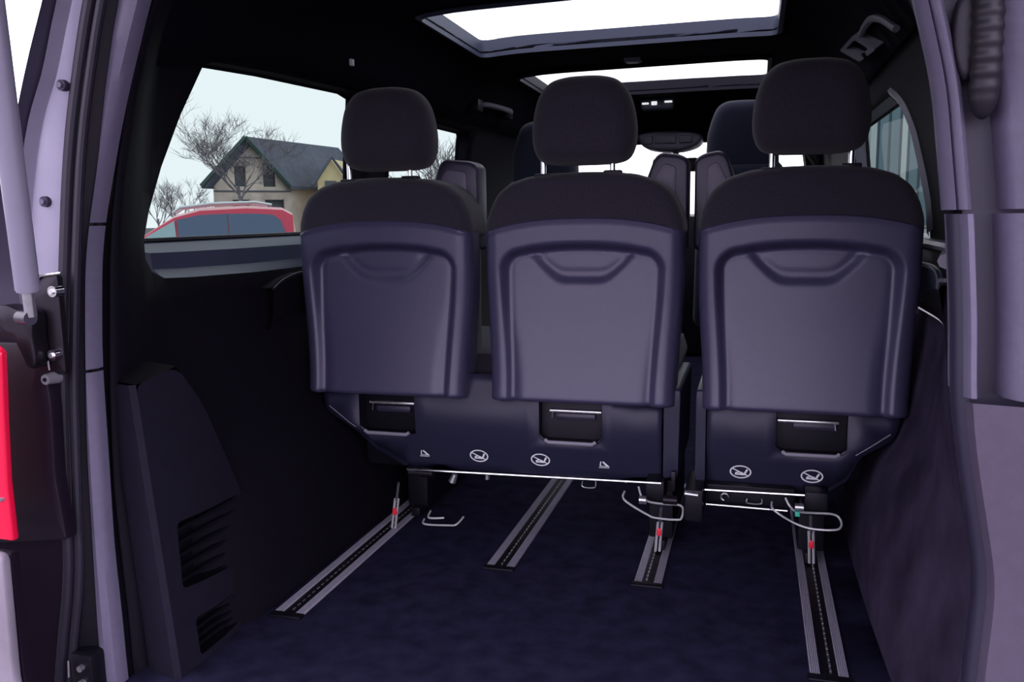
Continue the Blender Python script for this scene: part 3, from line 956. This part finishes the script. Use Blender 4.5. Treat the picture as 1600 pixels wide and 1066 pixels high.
# ------------------------------------------------------------------ floor rails
def rail(xa, xb, y0, label, teeth):
    r = thing('seat_rail', ((xa + xb) / 2, y0, 0.0), label, 'seat rail', 'aluminium seat rails in the loading floor')
    for x in (xa, xb):
        g = G()
        w = 0.0082
        prof = []
        for k in range(5):                                     # finely ribbed top of the strip
            a = x - w + 2 * w * k / 5
            prof += [(a, 0.0035), (a + 0.0005, 0.0055), (a + 2 * w / 5 - 0.0008, 0.0055)]
        prof = [(x - w, 0.0)] + prof + [(x + w, 0.0035), (x + w, 0.0)]
        g.grid([[(a, yy, b) for a, b in prof] for yy in (y0, y0 + 0.4, 2.44)])
        g.add([(a, y0, b) for a, b in prof], [tuple(range(len(prof)))])
        g.build('rail_strip', 'alu', r, angle=20)
    xm = (xa + xb) / 2
    G().box(xa + 0.008, xb - 0.008, y0 + 0.004, 2.44, 0.0002, 0.0018).build('rail_channel', 'black', r)
    g = G()
    n = int((2.40 - y0) / 0.02)
    for k in range(n):
        yy = y0 + 0.02 + k * 0.02
        g.box(xm + teeth - 0.0016, xm + teeth + 0.0016, yy, yy + 0.010, 0.0018, 0.0036)
    tag(g.build('slot_row', 'steel', r, False), kind='stuff')
    G().bbox(xa - 0.012, xb + 0.012, y0 - 0.016, y0 + 0.004, 0.0005, 0.006, 0.002).build('end_cap', 'black', r)
    return r


rail(-0.899, -0.853, 1.425, 'long bright floor rail along the left wall', 0.0)
rail(-0.553, -0.507, 1.745, 'short floor rail under the middle of the double bench', 0.0)
rail(-0.2195, -0.178, 1.735, 'short floor rail below the right end of the double bench', -0.004)
rail(0.120, 0.166, 1.437, 'long floor rail under the single seat by the right wall', 0.003)

# ------------------------------------------------------------------ front seats
def front_seat(cx, y, ztop, label, w=0.128):
    s = thing('front_seat', (cx, y + 0.1, 0.0), label, 'seat', 'front seats')
    h = [(0, ztop), (0.06, ztop - 0.002), (0.092, ztop - 0.02), (0.112, ztop - 0.065), (w, ztop - 0.125), (w + 0.002, ztop - 0.19), (w + 0.004, ztop - 0.26)]
    pts = [(cx + a, b) for a, b in h] + [(cx - a, b) for a, b in reversed(h[1:])]
    G().slab(round_poly(pts, 0.02, 4), y, y + 0.12, 0.045, XZ, 6).build('headrest', 'front_fabric', s, angle=70)
    G().slab(round_poly([(cx - 0.17, 0.35), (cx + 0.17, 0.35), (cx + 0.16, ztop - 0.30), (cx + 0.14, ztop - 0.22), (cx - 0.14, ztop - 0.22), (cx - 0.16, ztop - 0.30)], 0.04, 4), y - 0.01, y + 0.13, 0.045, XZ, 5).build('backrest', 'front_fabric', s, angle=70)
    G().bbox(cx - 0.12, cx + 0.12, y + 0.1, y + 0.6, 0.0, 0.42, 0.05).build('cushion', 'front_fabric', s)
    return s


front_seat(-0.047, 3.3, 1.193, 'navy front seat headrest visible left of the single seat headrest')
front_seat(-0.800, 3.3, 1.150, 'black front seat seen behind the middle headrest')

# ------------------------------------------------------------------ roof fittings
# folding hook with square frame on the right of the roof lining
h = thing('coat_hook', (0.27, 2.35, 1.215), 'grey folding ceiling hook and grab handle above the single seat', 'hook')
Q = [Vector(p) for p in ((0.216, 2.48, 1.207), (0.224, 2.232, 1.199), (0.261, 2.113, 1.143), (0.253, 2.356, 1.156))]
nrm = (Q[1] - Q[0]).cross(Q[3] - Q[0]).normalized()
if nrm.z > 0:
    nrm.negate()


def on_plate(a, b, d=0.0):
    # a along the near edge, b across, d out of the lining
    p = Q[0].lerp(Q[3], b).lerp(Q[1].lerp(Q[2], b), a)
    return tuple(p + nrm * d)


fo = round_poly([(0, 0), (1, 0), (1, 1), (0, 1)], 0.10, 3)
fi = round_poly([(0.20, 0.14), (0.80, 0.14), (0.80, 0.80), (0.20, 0.80)], 0.10, 3)
lo = [on_plate(*p, 0.012) for p in fo]
li = [on_plate(*p, 0.010) for p in fi]
ui = [on_plate(*p, -0.012) for p in fi]
uo = [on_plate(*p, -0.012) for p in fo]
g = G()
for A, B in ((lo, li), (li, ui), (lo, uo)):
    b = band(A, B)
    g.add(b.v, b.f)
hf = g.build('hook_frame', 'grey_plastic', h)
G().add(ui, [tuple(range(len(ui)))]).build('frame_floor', 'black', hf, False)
G().tube([on_plate(0.5, 0.90, 0.010), on_plate(0.5, 0.90, 0.018)], 0.007, 12).build('hook_button', 'black', h)
G().tube(spline([(0.230, 2.20, 1.186), (0.2275, 2.138, 1.188), (0.230, 2.033, 1.186), (0.243, 1.964, 1.170), (0.263, 1.908, 1.139)], 5, False), 0.008, 8).build('grab_bar', 'grey_plastic', h)

h = thing('grab_handle', (-0.96, 3.2, 1.20), 'dark grab handle on the left roof edge above the middle window', 'handle')
G().tube(spline([(-0.985, 3.06, 1.180), (-0.962, 3.09, 1.19), (-0.951, 3.25, 1.196), (-0.951, 3.40, 1.197), (-0.972, 3.40, 1.190)], 5, False), 0.010, 8).build('grip', 'grey_plastic', h)
for p in ((-0.985, 3.05, 1.175), (-0.972, 3.41, 1.185)):
    G().bbox(p[0] - 0.02, p[0] + 0.02, p[1] - 0.03, p[1] + 0.03, p[2] - 0.015, p[2] + 0.03, 0.008).build('mount', 'black', h)

h = thing('ceiling_lamp', (-0.40, 2.92, 1.30), 'small rectangular ceiling lamp between the two roof panels', 'lamp')
G().bbox(-0.432, -0.376, 2.95, 3.01, 1.290, 1.312, 0.004).build('lamp_frame', 'grey_plastic', h)
G().bbox(-0.424, -0.384, 2.957, 3.003, 1.2875, 1.292, 0.002).build('lens', 'lens', h)
h = thing('coat_button', (-0.985, 2.04, 1.17), 'tiny pale coat button above the left rear window', 'hook')
G().bbox(-0.989, -0.980, 2.033, 2.047, 1.163, 1.180, 0.003).build('button', 'white', h)

h = thing('roof_control_panel', (-0.43, 3.92, 1.26), 'dark roof control panel with three white switches', 'control panel')
zcp = zc(-0.42, 3.92)
g = G()
g.slab(round_poly([(-0.492, zcp - 0.055), (-0.352, zcp - 0.055), (-0.340, zcp - 0.003), (-0.504, zcp - 0.003)], 0.016, 4), 3.90, 3.96, 0.008, XZ, 3)
g.build('panel_body', 'grey_dark', h)
for x0, x1, zz0, zz1 in ((-0.488, -0.458, zcp - 0.032, zcp - 0.024), (-0.447, -0.422, zcp - 0.036, zcp - 0.020), (-0.390, -0.356, zcp - 0.028, zcp - 0.020)):
    G().bbox(x0, x1, 3.893, 3.903, zz0, zz1, 0.003).build('switch', 'lit_switch', h)
for x in (-0.455, -0.402):
    G().bbox(x - 0.001, x + 0.001, 3.896, 3.902, zcp - 0.048, zcp - 0.008, 0.0005).build('divider', 'grey_plastic', h)

h = thing('overhead_console', (-0.41, 4.4, 1.12), 'overhead console with reading lamps and mirror foot at the windscreen top', 'console')
g = G()
g.slab(spline([(-0.54, 1.165), (-0.40, 1.175), (-0.255, 1.155), (-0.262, 1.11), (-0.33, 1.085), (-0.41, 1.082), (-0.50, 1.095), (-0.535, 1.12)], 5), 4.22, 4.42, 0.02, XZ, 4)
g.build('console_body', 'frame_grey', h)
for x0, x1 in ((-0.515, -0.475), (-0.465, -0.365), (-0.35, -0.29)):
    G().bbox(x0, x1, 4.205, 4.225, 1.115, 1.155, 0.006).build('console_insert', 'grey_plastic', h)
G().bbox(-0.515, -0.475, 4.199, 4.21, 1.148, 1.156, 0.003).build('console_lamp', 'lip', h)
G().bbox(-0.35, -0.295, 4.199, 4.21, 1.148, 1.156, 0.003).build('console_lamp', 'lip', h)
h = thing('rear_view_mirror', (-0.37, 4.45, 1.04), 'dark rear view mirror below the overhead console', 'mirror')
G().bbox(-0.50, -0.27, 4.42, 4.46, 0.99, 1.06, 0.02).build('mirror_body', 'black', h)
G().tube([(-0.385, 4.44, 1.05), (-0.385, 4.46, 1.15)], 0.015, 10).build('mirror_stem', 'black', h)

# ------------------------------------------------------------------ left door frame fittings
st = thing('gas_strut', (-0.985, 1.0, 0.655), 'lilac grey gas strut holding the tailgate at far left', 'strut')
pa, pb = Vector((-0.960, 0.95, 0.690)), Vector((-0.893, 0.86, 1.33))
G().tube([pa.lerp(pb, 0.0), pa.lerp(pb, 0.004), pa.lerp(pb, 1.0)], [0.0145, 0.0158, 0.0158], 20).build('cylinder', 'paint', st)
G().tube([pa - (pb - pa) * 0.055, pa + (pb - pa) * 0.01], 0.008, 14).build('rod', 'steel', st)
G().tube([(-0.988, 0.96, 0.652), (-0.960, 0.95, 0.652)], 0.0095, 14).build('end_fitting', 'pillar_dark', st)

hb = thing('strut_bracket', (-1.02, 1.08, 0.54), 'dark metal strut bracket with bright bolts on the left door frame', 'bracket')
outl = [(-1.038, 0.700), (-1.022, 0.712), (-0.985, 0.716), (-0.985, 0.56), (-1.015, 0.56), (-1.062, 0.570), (-1.066, 0.60), (-1.098, 0.640), (-1.094, 0.660), (-1.070, 0.660), (-1.048, 0.665)]
SX = lambda a, b, d: (a * 1.01, d, b)
G().slab(round_poly([(a - 0.012, b - 0.008) for a, b in outl], 0.008, 3), 1.052, 1.064, 0.003, SX, 2).build('plate', 'dark_metal', hb)
G().tube([(p[0] - 0.012, 1.05, p[1] - 0.008) for p in [(-1.038, 0.700), (-1.022, 0.712), (-0.985, 0.716)]], 0.002, 6).build('plate_edge', 'chrome', hb)
G().tube(spline([(-1.045, 1.046, 0.645), (-1.045, 1.045, 0.62), (-1.052, 1.045, 0.612), (-1.035, 1.045, 0.595), (-1.03, 1.045, 0.56)], 4, False), 0.0014, 6).build('plate_edge', 'steel', hb)
g = G()
g.slab(spline([(-1.100, 0.652), (-1.080, 0.662), (-1.055, 0.655), (-1.035, 0.652), (-1.030, 0.635), (-1.032, 0.61), (-1.030, 0.575), (-1.043, 0.568), (-1.060, 0.600), (-1.092, 0.635)], 4), 1.02, 1.05, 0.004, XZ, 2)
g.build('pivot_arm', 'dark_metal', hb)
for x, z in ((-1.007, 0.681), (-1.018, 0.584)):
    bo = G().tube([(x, 1.056, z), (x, 1.040, z)], 0.0085, 14).build('bolt', 'chrome', hb)
    G().tube([(x, 1.042, z), (x, 1.037, z)], 0.004, 6).build('bolt_socket', 'steel', bo)
bo = G().tube([(-1.03, 1.06, 0.547), (-1.03, 1.035, 0.547)], [0.010, 0.008], 14).build('rubber_stop', 'grey_plastic', hb)
G().tube([(-1.03, 1.036, 0.547), (-1.03, 1.033, 0.547)], 0.003, 10).build('stop_centre', 'black', bo)

tl = thing('tail_light', (-1.12, 0.98, 0.31), 'bright red tail light at the far left edge', 'tail light')
o_ = [(-1.22, 0.315), (-1.0560, 0.311), (-1.0565, 0.40), (-1.050, 0.50), (-1.042, 0.600), (-1.06, 0.612), (-1.22, 0.62)]
G().slab(round_poly(o_, 0.004, 2), 0.972, 0.986, 0.005, XZ, 3).build('lens', 'tail_red', tl)
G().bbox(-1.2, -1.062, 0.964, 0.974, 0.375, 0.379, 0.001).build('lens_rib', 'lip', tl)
G().slab(round_poly([(-1.22, 0.26), (-1.036, 0.285), (-1.047, 0.385), (-1.042, 0.50), (-1.048, 0.600), (-1.22, 0.60)], 0.004, 2), 1.053, 1.078, 0.004, XZ, 2).build('housing', 'shaded_dark_paint', tl)

bu = thing('bumper_corner', (-1.12, 0.97, -0.3), 'lilac grey rear bumper corner below the tail light', 'bumper')
G().slab(round_poly([(-1.25, -0.32), (-1.02, -0.32), (-1.066, 0.10), (-1.064, 0.296), (-1.25, 0.296)], 0.012, 3), 0.958, 0.974, 0.007, XZ, 4).build('cover', 'bumper', bu)
G().slab(round_poly([(-1.10, -0.32), (-1.02, -0.32), (-1.062, 0.10), (-1.066, 0.29), (-1.10, 0.29)], 0.003, 3), 0.975, 0.990, 0.003, XZ, 3).build('step_edge', 'shaded_dark_paint', bu)

lt = thing('door_striker', (-1.06, 1.10, 0.02), 'black door striker with bright bolts at lower left corner', 'striker')
G().bbox(-1.086, -1.040, 1.085, 1.125, -0.02, 0.070, 0.008).build('striker_plate', 'black', lt)
for z in (0.048, 0.022, -0.002):
    G().tube([(-1.060, 1.088, z), (-1.060, 1.078, z)], 0.0055, 12).build('bolt', 'steel', lt)
G().tube([(-1.082, 1.08, 0.06), (-1.084, 1.08, 0.03)], 0.0016, 6).build('plate_edge', 'steel', lt)

# corrugated cable boot at upper right
cb = thing('cable_boot', (0.25, 1.12, 0.9), 'black corrugated rubber cable boot at the upper right pillar', 'cable boot')
g = G()
pts, rs = [], []
for k in range(161):
    t = k / 160
    z = 0.885 + t * 0.32
    x = 0.2505 - 0.006 * t
    pts.append((x, 1.122 - 0.012 * math.sin(math.pi * min(1, t * 1.5)), z))
    env = 0.016 * math.sqrt(max(0.02, 1 - (1 - min(1, t / 0.10)) ** 2))
    rs.append(env * (1 + 0.055 * math.sin(t * 2 * math.pi * 20) * sm(0.03, 0.15, t)))
g.tube(pts, rs, 18)
g.build('bellows', 'black_rubber', cb)
g = G()
g.slab(spline([(0.222, 0.945), (0.232, 0.93), (0.240, 0.95), (0.242, 1.00), (0.236, 1.03), (0.220, 1.02), (0.216, 0.98)], 4), 1.118, 1.15, 0.008, XZ, 3)
g.build('boot_flange', 'black_rubber', cb)

# right side tray and belt guide beside the single seat
tr = thing('side_armrest_tray', (0.34, 1.83, 0.55), 'dark moulded cup tray on the right wall beside the single seat', 'tray')
g = G()
rows = []
for i in range(13):
    a = i / 12
    y = 2.0 - 0.26 * a
    z = 0.668 - 0.02 * a ** 3 * 1.5
    x = 0.338 + 0.012 * math.sin(a * math.pi)
    rows.append([(xr(y, z) + 0.01, y, z), (x + 0.004, y, z + 0.006), (x - 0.004, y, z - 0.002), (x + 0.004, y, z - 0.04), (x + 0.012, y, z - 0.085), (xr(y, z) + 0.01, y, z - 0.10)])
g.grid(rows)
g.build('tray_body', 'sill', tr)
G().tube([(r[2][0] - 0.001, r[2][1], r[2][2] + 0.006) for r in rows], 0.0028, 8).build('tray_rim', 'grey_plastic', tr)
G().tube([(0.332, 1.735, 0.64), (0.330, 1.71, 0.655), (0.333, 1.68, 0.657)], 0.004, 8).build('belt_guide', 'grey_plastic', tr)
# matching tray on the left
tr = thing('side_tray', (-1.07, 1.85, 0.55), 'dark cup tray on the left wall beside the bench backrest', 'tray')
g = G()
rows = []
for i in range(13):
    a = i / 12
    y = 2.0 - 0.24 * a
    z = 0.650 - 0.03 * a ** 3
    x = -1.075 - 0.01 * math.sin(a * math.pi)
    rows.append([(xl(y, z) - 0.01, y, z), (x - 0.004, y, z + 0.006), (x + 0.004, y, z - 0.002), (x, y, z - 0.05), (x - 0.01, y, z - 0.09), (xl(y, z) - 0.01, y, z - 0.10)])
g.grid(rows)
g.build('tray_body', 'trim', tr)
G().tube([(r[2][0], r[2][1], r[2][2] + 0.006) for r in rows], 0.0025, 8).build('tray_rim', 'pillar_dark', tr)

# ------------------------------------------------------------------ outside: red car, house, trees, metal hall
GZ = -0.62
TH = YAW + math.atan(460 / 1334.2)


def out_pt(a, d, z):
    """a metres to the right, d metres ahead along the view through the left window"""
    return (a * math.cos(TH) - d * math.sin(TH), a * math.sin(TH) + d * math.cos(TH), z)


car = thing('red_car', out_pt(0.1, 16.0, GZ), 'red estate car with silver roof rails seen through the left window', 'car')
D0 = 15.2


def car_pt(a, b, z):
    return out_pt(a, D0 + b, GZ - 0.09 + z)


def loft(sections, name, m, parent, angle=40):
    g = G()
    n = len(sections[0])
    g.add([p for s in sections for p in s], [(j * n + i, j * n + (i + 1) % n, (j + 1) * n + (i + 1) % n, (j + 1) * n + i) for j in range(len(sections) - 1) for i in range(n)] + [tuple(range(n)), tuple((len(sections) - 1) * n + i for i in range(n))])
    return g.build(name, m, parent, angle=angle)


lower = [(-2.45, 0.28), (-2.5, 0.6), (-2.40, 0.92), (-1.7, 1.06), (-1.25, 1.12), (1.75, 1.16), (1.95, 1.1), (2.0, 0.6), (1.95, 0.28)]
body = loft([[car_pt(a, b, z) for a, z in [(q * (1 - 0.03 * (b in (0, 1.8))), w) for q, w in lower]] for b in (0, 0.12, 1.68, 1.8)], 'car_body', 'car_red', car)
house_pts = [(-1.35, 1.10), (-1.05, 1.30), (-0.62, 1.58), (-0.20, 1.70), (0.55, 1.735), (1.15, 1.70), (1.32, 1.60), (1.38, 1.12)]
loft([[car_pt(a * 0.99 + 0.01, b, 1.10 + (z - 1.10) * k) for a, z in house_pts] for b, k in ((0.045, 0.15), (0.165, 0.93), (0.32, 1.0), (0.9, 1.02), (1.48, 1.0), (1.635, 0.93), (1.755, 0.15))], 'cabin', 'car_red', car)


def car_win(poly, m, name):
    g = G()
    out = [car_pt(a, 0.125 * (z - 1.1) / 0.6, z) for a, z in poly]
    inn = [car_pt(a, 0.10 + 0.12 * (z - 1.1) / 0.6, z) for a, z in poly]
    b = band(out, inn)
    g.add(b.v, b.f)
    g.add(out, [tuple(range(len(out)))])
    return g.build(name, m, car, True, 30)


car_win([(-1.22, 1.13), (-0.98, 1.28), (-0.60, 1.50), (-0.58, 1.13)], 'car_shield', 'front_quarter_glass')
car_win([(-0.54, 1.13), (-0.56, 1.515), (-0.20, 1.59), (0.235, 1.605), (0.235, 1.13)], 'car_glass', 'side_window')
car_win([(0.25, 1.13), (0.25, 1.605), (0.72, 1.60), (0.98, 1.58), (1.10, 1.49), (1.22, 1.13)], 'car_glass', 'side_window')
for b in (0.25, 1.5):
    G().tube([car_pt(-0.62, b, 1.63), car_pt(-0.5, b, 1.715), car_pt(0.0, b, 1.775), car_pt(0.7, b, 1.795), car_pt(0.98, b, 1.745)], 0.026, 8).build('roof_rail', 'roof_rail', car)
for a in (-1.6, 1.25):
    for b in (0.02, 1.6):
        w_ = G().tube([car_pt(a, b, 0.32), car_pt(a, b + 0.2, 0.32)], 0.32, 20).build('wheel', 'tyre', car)

# house: gable wall to the left, slate roof running right, small yellow wing
HD = 60.0


def hp(a, b, z):
    return out_pt(a, HD + b, z)


ho = thing('house', out_pt(3.0, HD, GZ), 'unfinished beige house with dark slate roof behind the bare tree', 'house')
# gable corners: left eave, apex, right eave; ridge runs away to the right
GL, GR, AX = 0.2, 5.2, 2.75
ZE, ZA = 3.45, 6.15
dx, dy = 6.8, 7.5
gw = G()
pts = [(GL, GZ - 0.02), (GL, ZE), (AX, ZA), (GR, ZE), (GR, GZ - 0.02)]
# window openings cut in the gable
HW = [(1.50, 2.25, 3.0, 4.35), (3.35, 4.2, 3.0, 4.55), (1.3, 2.4, 1.3, 2.15), (3.4, 4.7, 1.3, 2.15)]
holes = [[(a0, z0), (a1, z0), (a1, z1), (a0, z1)] for a0, a1, z0, z1 in HW]
gab = panel('gable_wall', pts, holes, lambda a, z: hp(a, 0.30 * (a - GL), z), 'block', ho, step=1.2, thick=0.3)
for a0, a1, z0, z1 in HW:
    g = G()
    c = [(a0, z0), (a1, z0), (a1, z1), (a0, z1)]
    g.add([hp(a, 0.30 * (a - GL) + 0.35, z) for a, z in c], [(0, 1, 2, 3)])
    wo = g.build('window_opening', 'opening', gab, False)
for z in (2.7, 4.9):
    a0, a1 = (GL, GR) if z < ZE else (AX - (ZA - z) * 0.9, AX + (ZA - z) * 0.86)
    G().tube([hp(a0, 0.30 * (a0 - GL) - 0.16, z), hp(a1, 0.30 * (a1 - GL) - 0.16, z)], 0.07, 4).build('wall_band', 'opening', gab)
# side wall
G().add([hp(GR, 0.3 * (GR - GL), GZ - 0.02), hp(GR + dx, 0.3 * (GR - GL) + dy, GZ - 0.02), hp(GR + dx, 0.3 * (GR - GL) + dy, ZE), hp(GR, 0.3 * (GR - GL), ZE)], [(0, 1, 2, 3)]).build('side_wall', 'block', ho, False)


def roof_plane(e, sgn, name):
    fwd = 0.30
    o0 = -0.8
    p_e0, p_a0 = (e + sgn * 0.35, ZE - 0.40), (AX, ZA + 0.08)
    base = lambda a: 0.30 * (a - GL)
    q = []
    for (a, z), t in ((p_e0, 0), (p_a0, 0), (p_a0, 1), (p_e0, 1)):
        q.append(hp(a + dx * t - 0.4 * (1 - t), base(a) + dy * t + o0 * (1 - t), z))
    g = G()
    g.add(q + [(x, y, z - 0.22) for x, y, z in q], [(0, 1, 2, 3), (4, 5, 6, 7), (0, 1, 5, 4), (1, 2, 6, 5), (2, 3, 7, 6), (3, 0, 4, 7)])
    r = g.build(name, 'roof', ho, False)
    G().tube([(q[0][0], q[0][1], q[0][2] - 0.05), (q[1][0], q[1][1], q[1][2] - 0.05)], 0.16, 5).build('verge_board', 'eave', r)
    return r


roof_plane(GL, -1, 'roof_slope')
roof_plane(GR, 1, 'roof_slope')
# right hand wing with its own little gable
g = G()
wx0, wx1 = 7.0, 8.9
c = [(wx0, GZ - 0.1), (wx0, 3.5), (8.0, 4.9), (wx1, 3.6), (wx1, GZ - 0.1)]
g.add([hp(a, 0.9 + 0.2 * (a - wx0), z) for a, z in c] + [hp(a + 2.0, 5.5, z) for a, z in c], [(0, 1, 2, 3, 4), (5, 6, 7, 8, 9), (0, 1, 6, 5), (1, 2, 7, 6), (2, 3, 8, 7), (3, 4, 9, 8)])
wing = g.build('wing_wall', 'yellow_wall', ho, False)
G().tube([hp(wx0 - 0.4, 0.6, 3.1), hp(8.0, 0.8, 5.0), hp(wx1 + 0.3, 1.0, 3.4)], 0.14, 5).build('wing_verge', 'roof', wing)
G().add([hp(7.5, 0.90, 2.4), hp(8.3, 1.05, 2.4), hp(8.3, 1.05, 3.4), hp(7.5, 0.90, 3.4)], [(0, 1, 2, 3)]).build('wing_window', 'opening', wing, False)

# bare trees
def bare_tree(base, height, seed, spread, depth, label, trunk_r, name='bare_tree', first=0.18, group='bare trees beyond the left windows', nk=(3, 5)):
    rnd = random.Random(seed)
    t = thing(name, base, label, 'tree', group)
    gt, gb = G(), G()

    def grow(p, d, ln, r, lev):
        pts, rs = [p], [r]
        q = Vector(p)
        dd = Vector(d)
        k = 4 if lev < 2 else 3
        for i in range(k):
            dd = (dd + Vector((rnd.uniform(-1, 1), rnd.uniform(-1, 1), rnd.uniform(-0.5, 0.9))) * (0.10 + 0.05 * lev)).normalized()
            q = q + dd * ln / k
            pts.append(q.copy())
            rs.append(r * (1 - 0.55 * (i + 1) / k))
        (gt if lev == 0 else gb).tube(pts, rs, 6 if lev < 2 else (4 if lev == 2 else 3), lev < 2)
        if lev >= depth:
            return
        nc = rnd.randint(*nk) + (1 if lev == 0 else 0)
        for c in range(nc):
            f = rnd.uniform(0.35, 1.0) if lev else rnd.uniform(0.55, 1.0)
            j = min(k - 1, int(f * k))
            s = pts[j].lerp(pts[j + 1], f * k - j) if j < k else pts[-1]
            ax = Vector((rnd.uniform(-1, 1), rnd.uniform(-1, 1), rnd.uniform(-0.2, 0.35))).normalized()
            nd = (dd + ax * spread * rnd.uniform(0.7, 1.3)).normalized()
            if nd.z < -0.1:
                nd.z = 0.1
            grow(s, nd, ln * rnd.uniform(0.55, 0.8), max(rs[j] * 0.58, 0.0075), lev + 1)

    grow(Vector(base), Vector((0.03, 0, 1)), height * 0.36, trunk_r, 0)
    gt.build('trunk', 'bark', t)
    gb.build('branches', 'bark', t)
    return t


bare_tree(out_pt(1.25, 42.0, GZ), 8.2, 11, 1.0, 5, 'large bare spreading tree in front of the beige house', 0.13, nk=(4, 5))
for i, (a, d, hgt, lab) in enumerate(((-2.75, 50, 4.3, 'slim bare tree left of the house, nearest the window edge'), (-1.75, 53, 4.7, 'slim bare tree second from the left window edge'), (-0.95, 56, 4.6, 'thin bare tree just left of the house gable'))):
    bare_tree(out_pt(a, d, GZ), hgt, 30 + i, 0.6, 4, lab, 0.08)
bare_tree((-8.15, 22.0, GZ), 4.6, 52, 0.6, 4, 'bare tree seen through the middle left window', 0.22)

# metal clad hall seen through the right window
ha = thing('metal_hall', (5.0, 20.0, GZ), 'teal metal clad hall seen through the right window', 'building')
x = 2.37
k = 0
G().box(2.38, 9.0, 20.05, 26.0, GZ - 0.4, 6.5).build('hall_core', 'sheet', ha, False)
while x < 8.8:
    w_ = 0.17 if k % 3 else 0.11
    G().bbox(x, x + w_, 19.97, 20.06, GZ - 0.3, 6.4, 0.015).build('cladding_sheet', 'sheet_pale' if k in (0, 3) else 'sheet', ha)
    x += w_ + 0.05
    k += 1
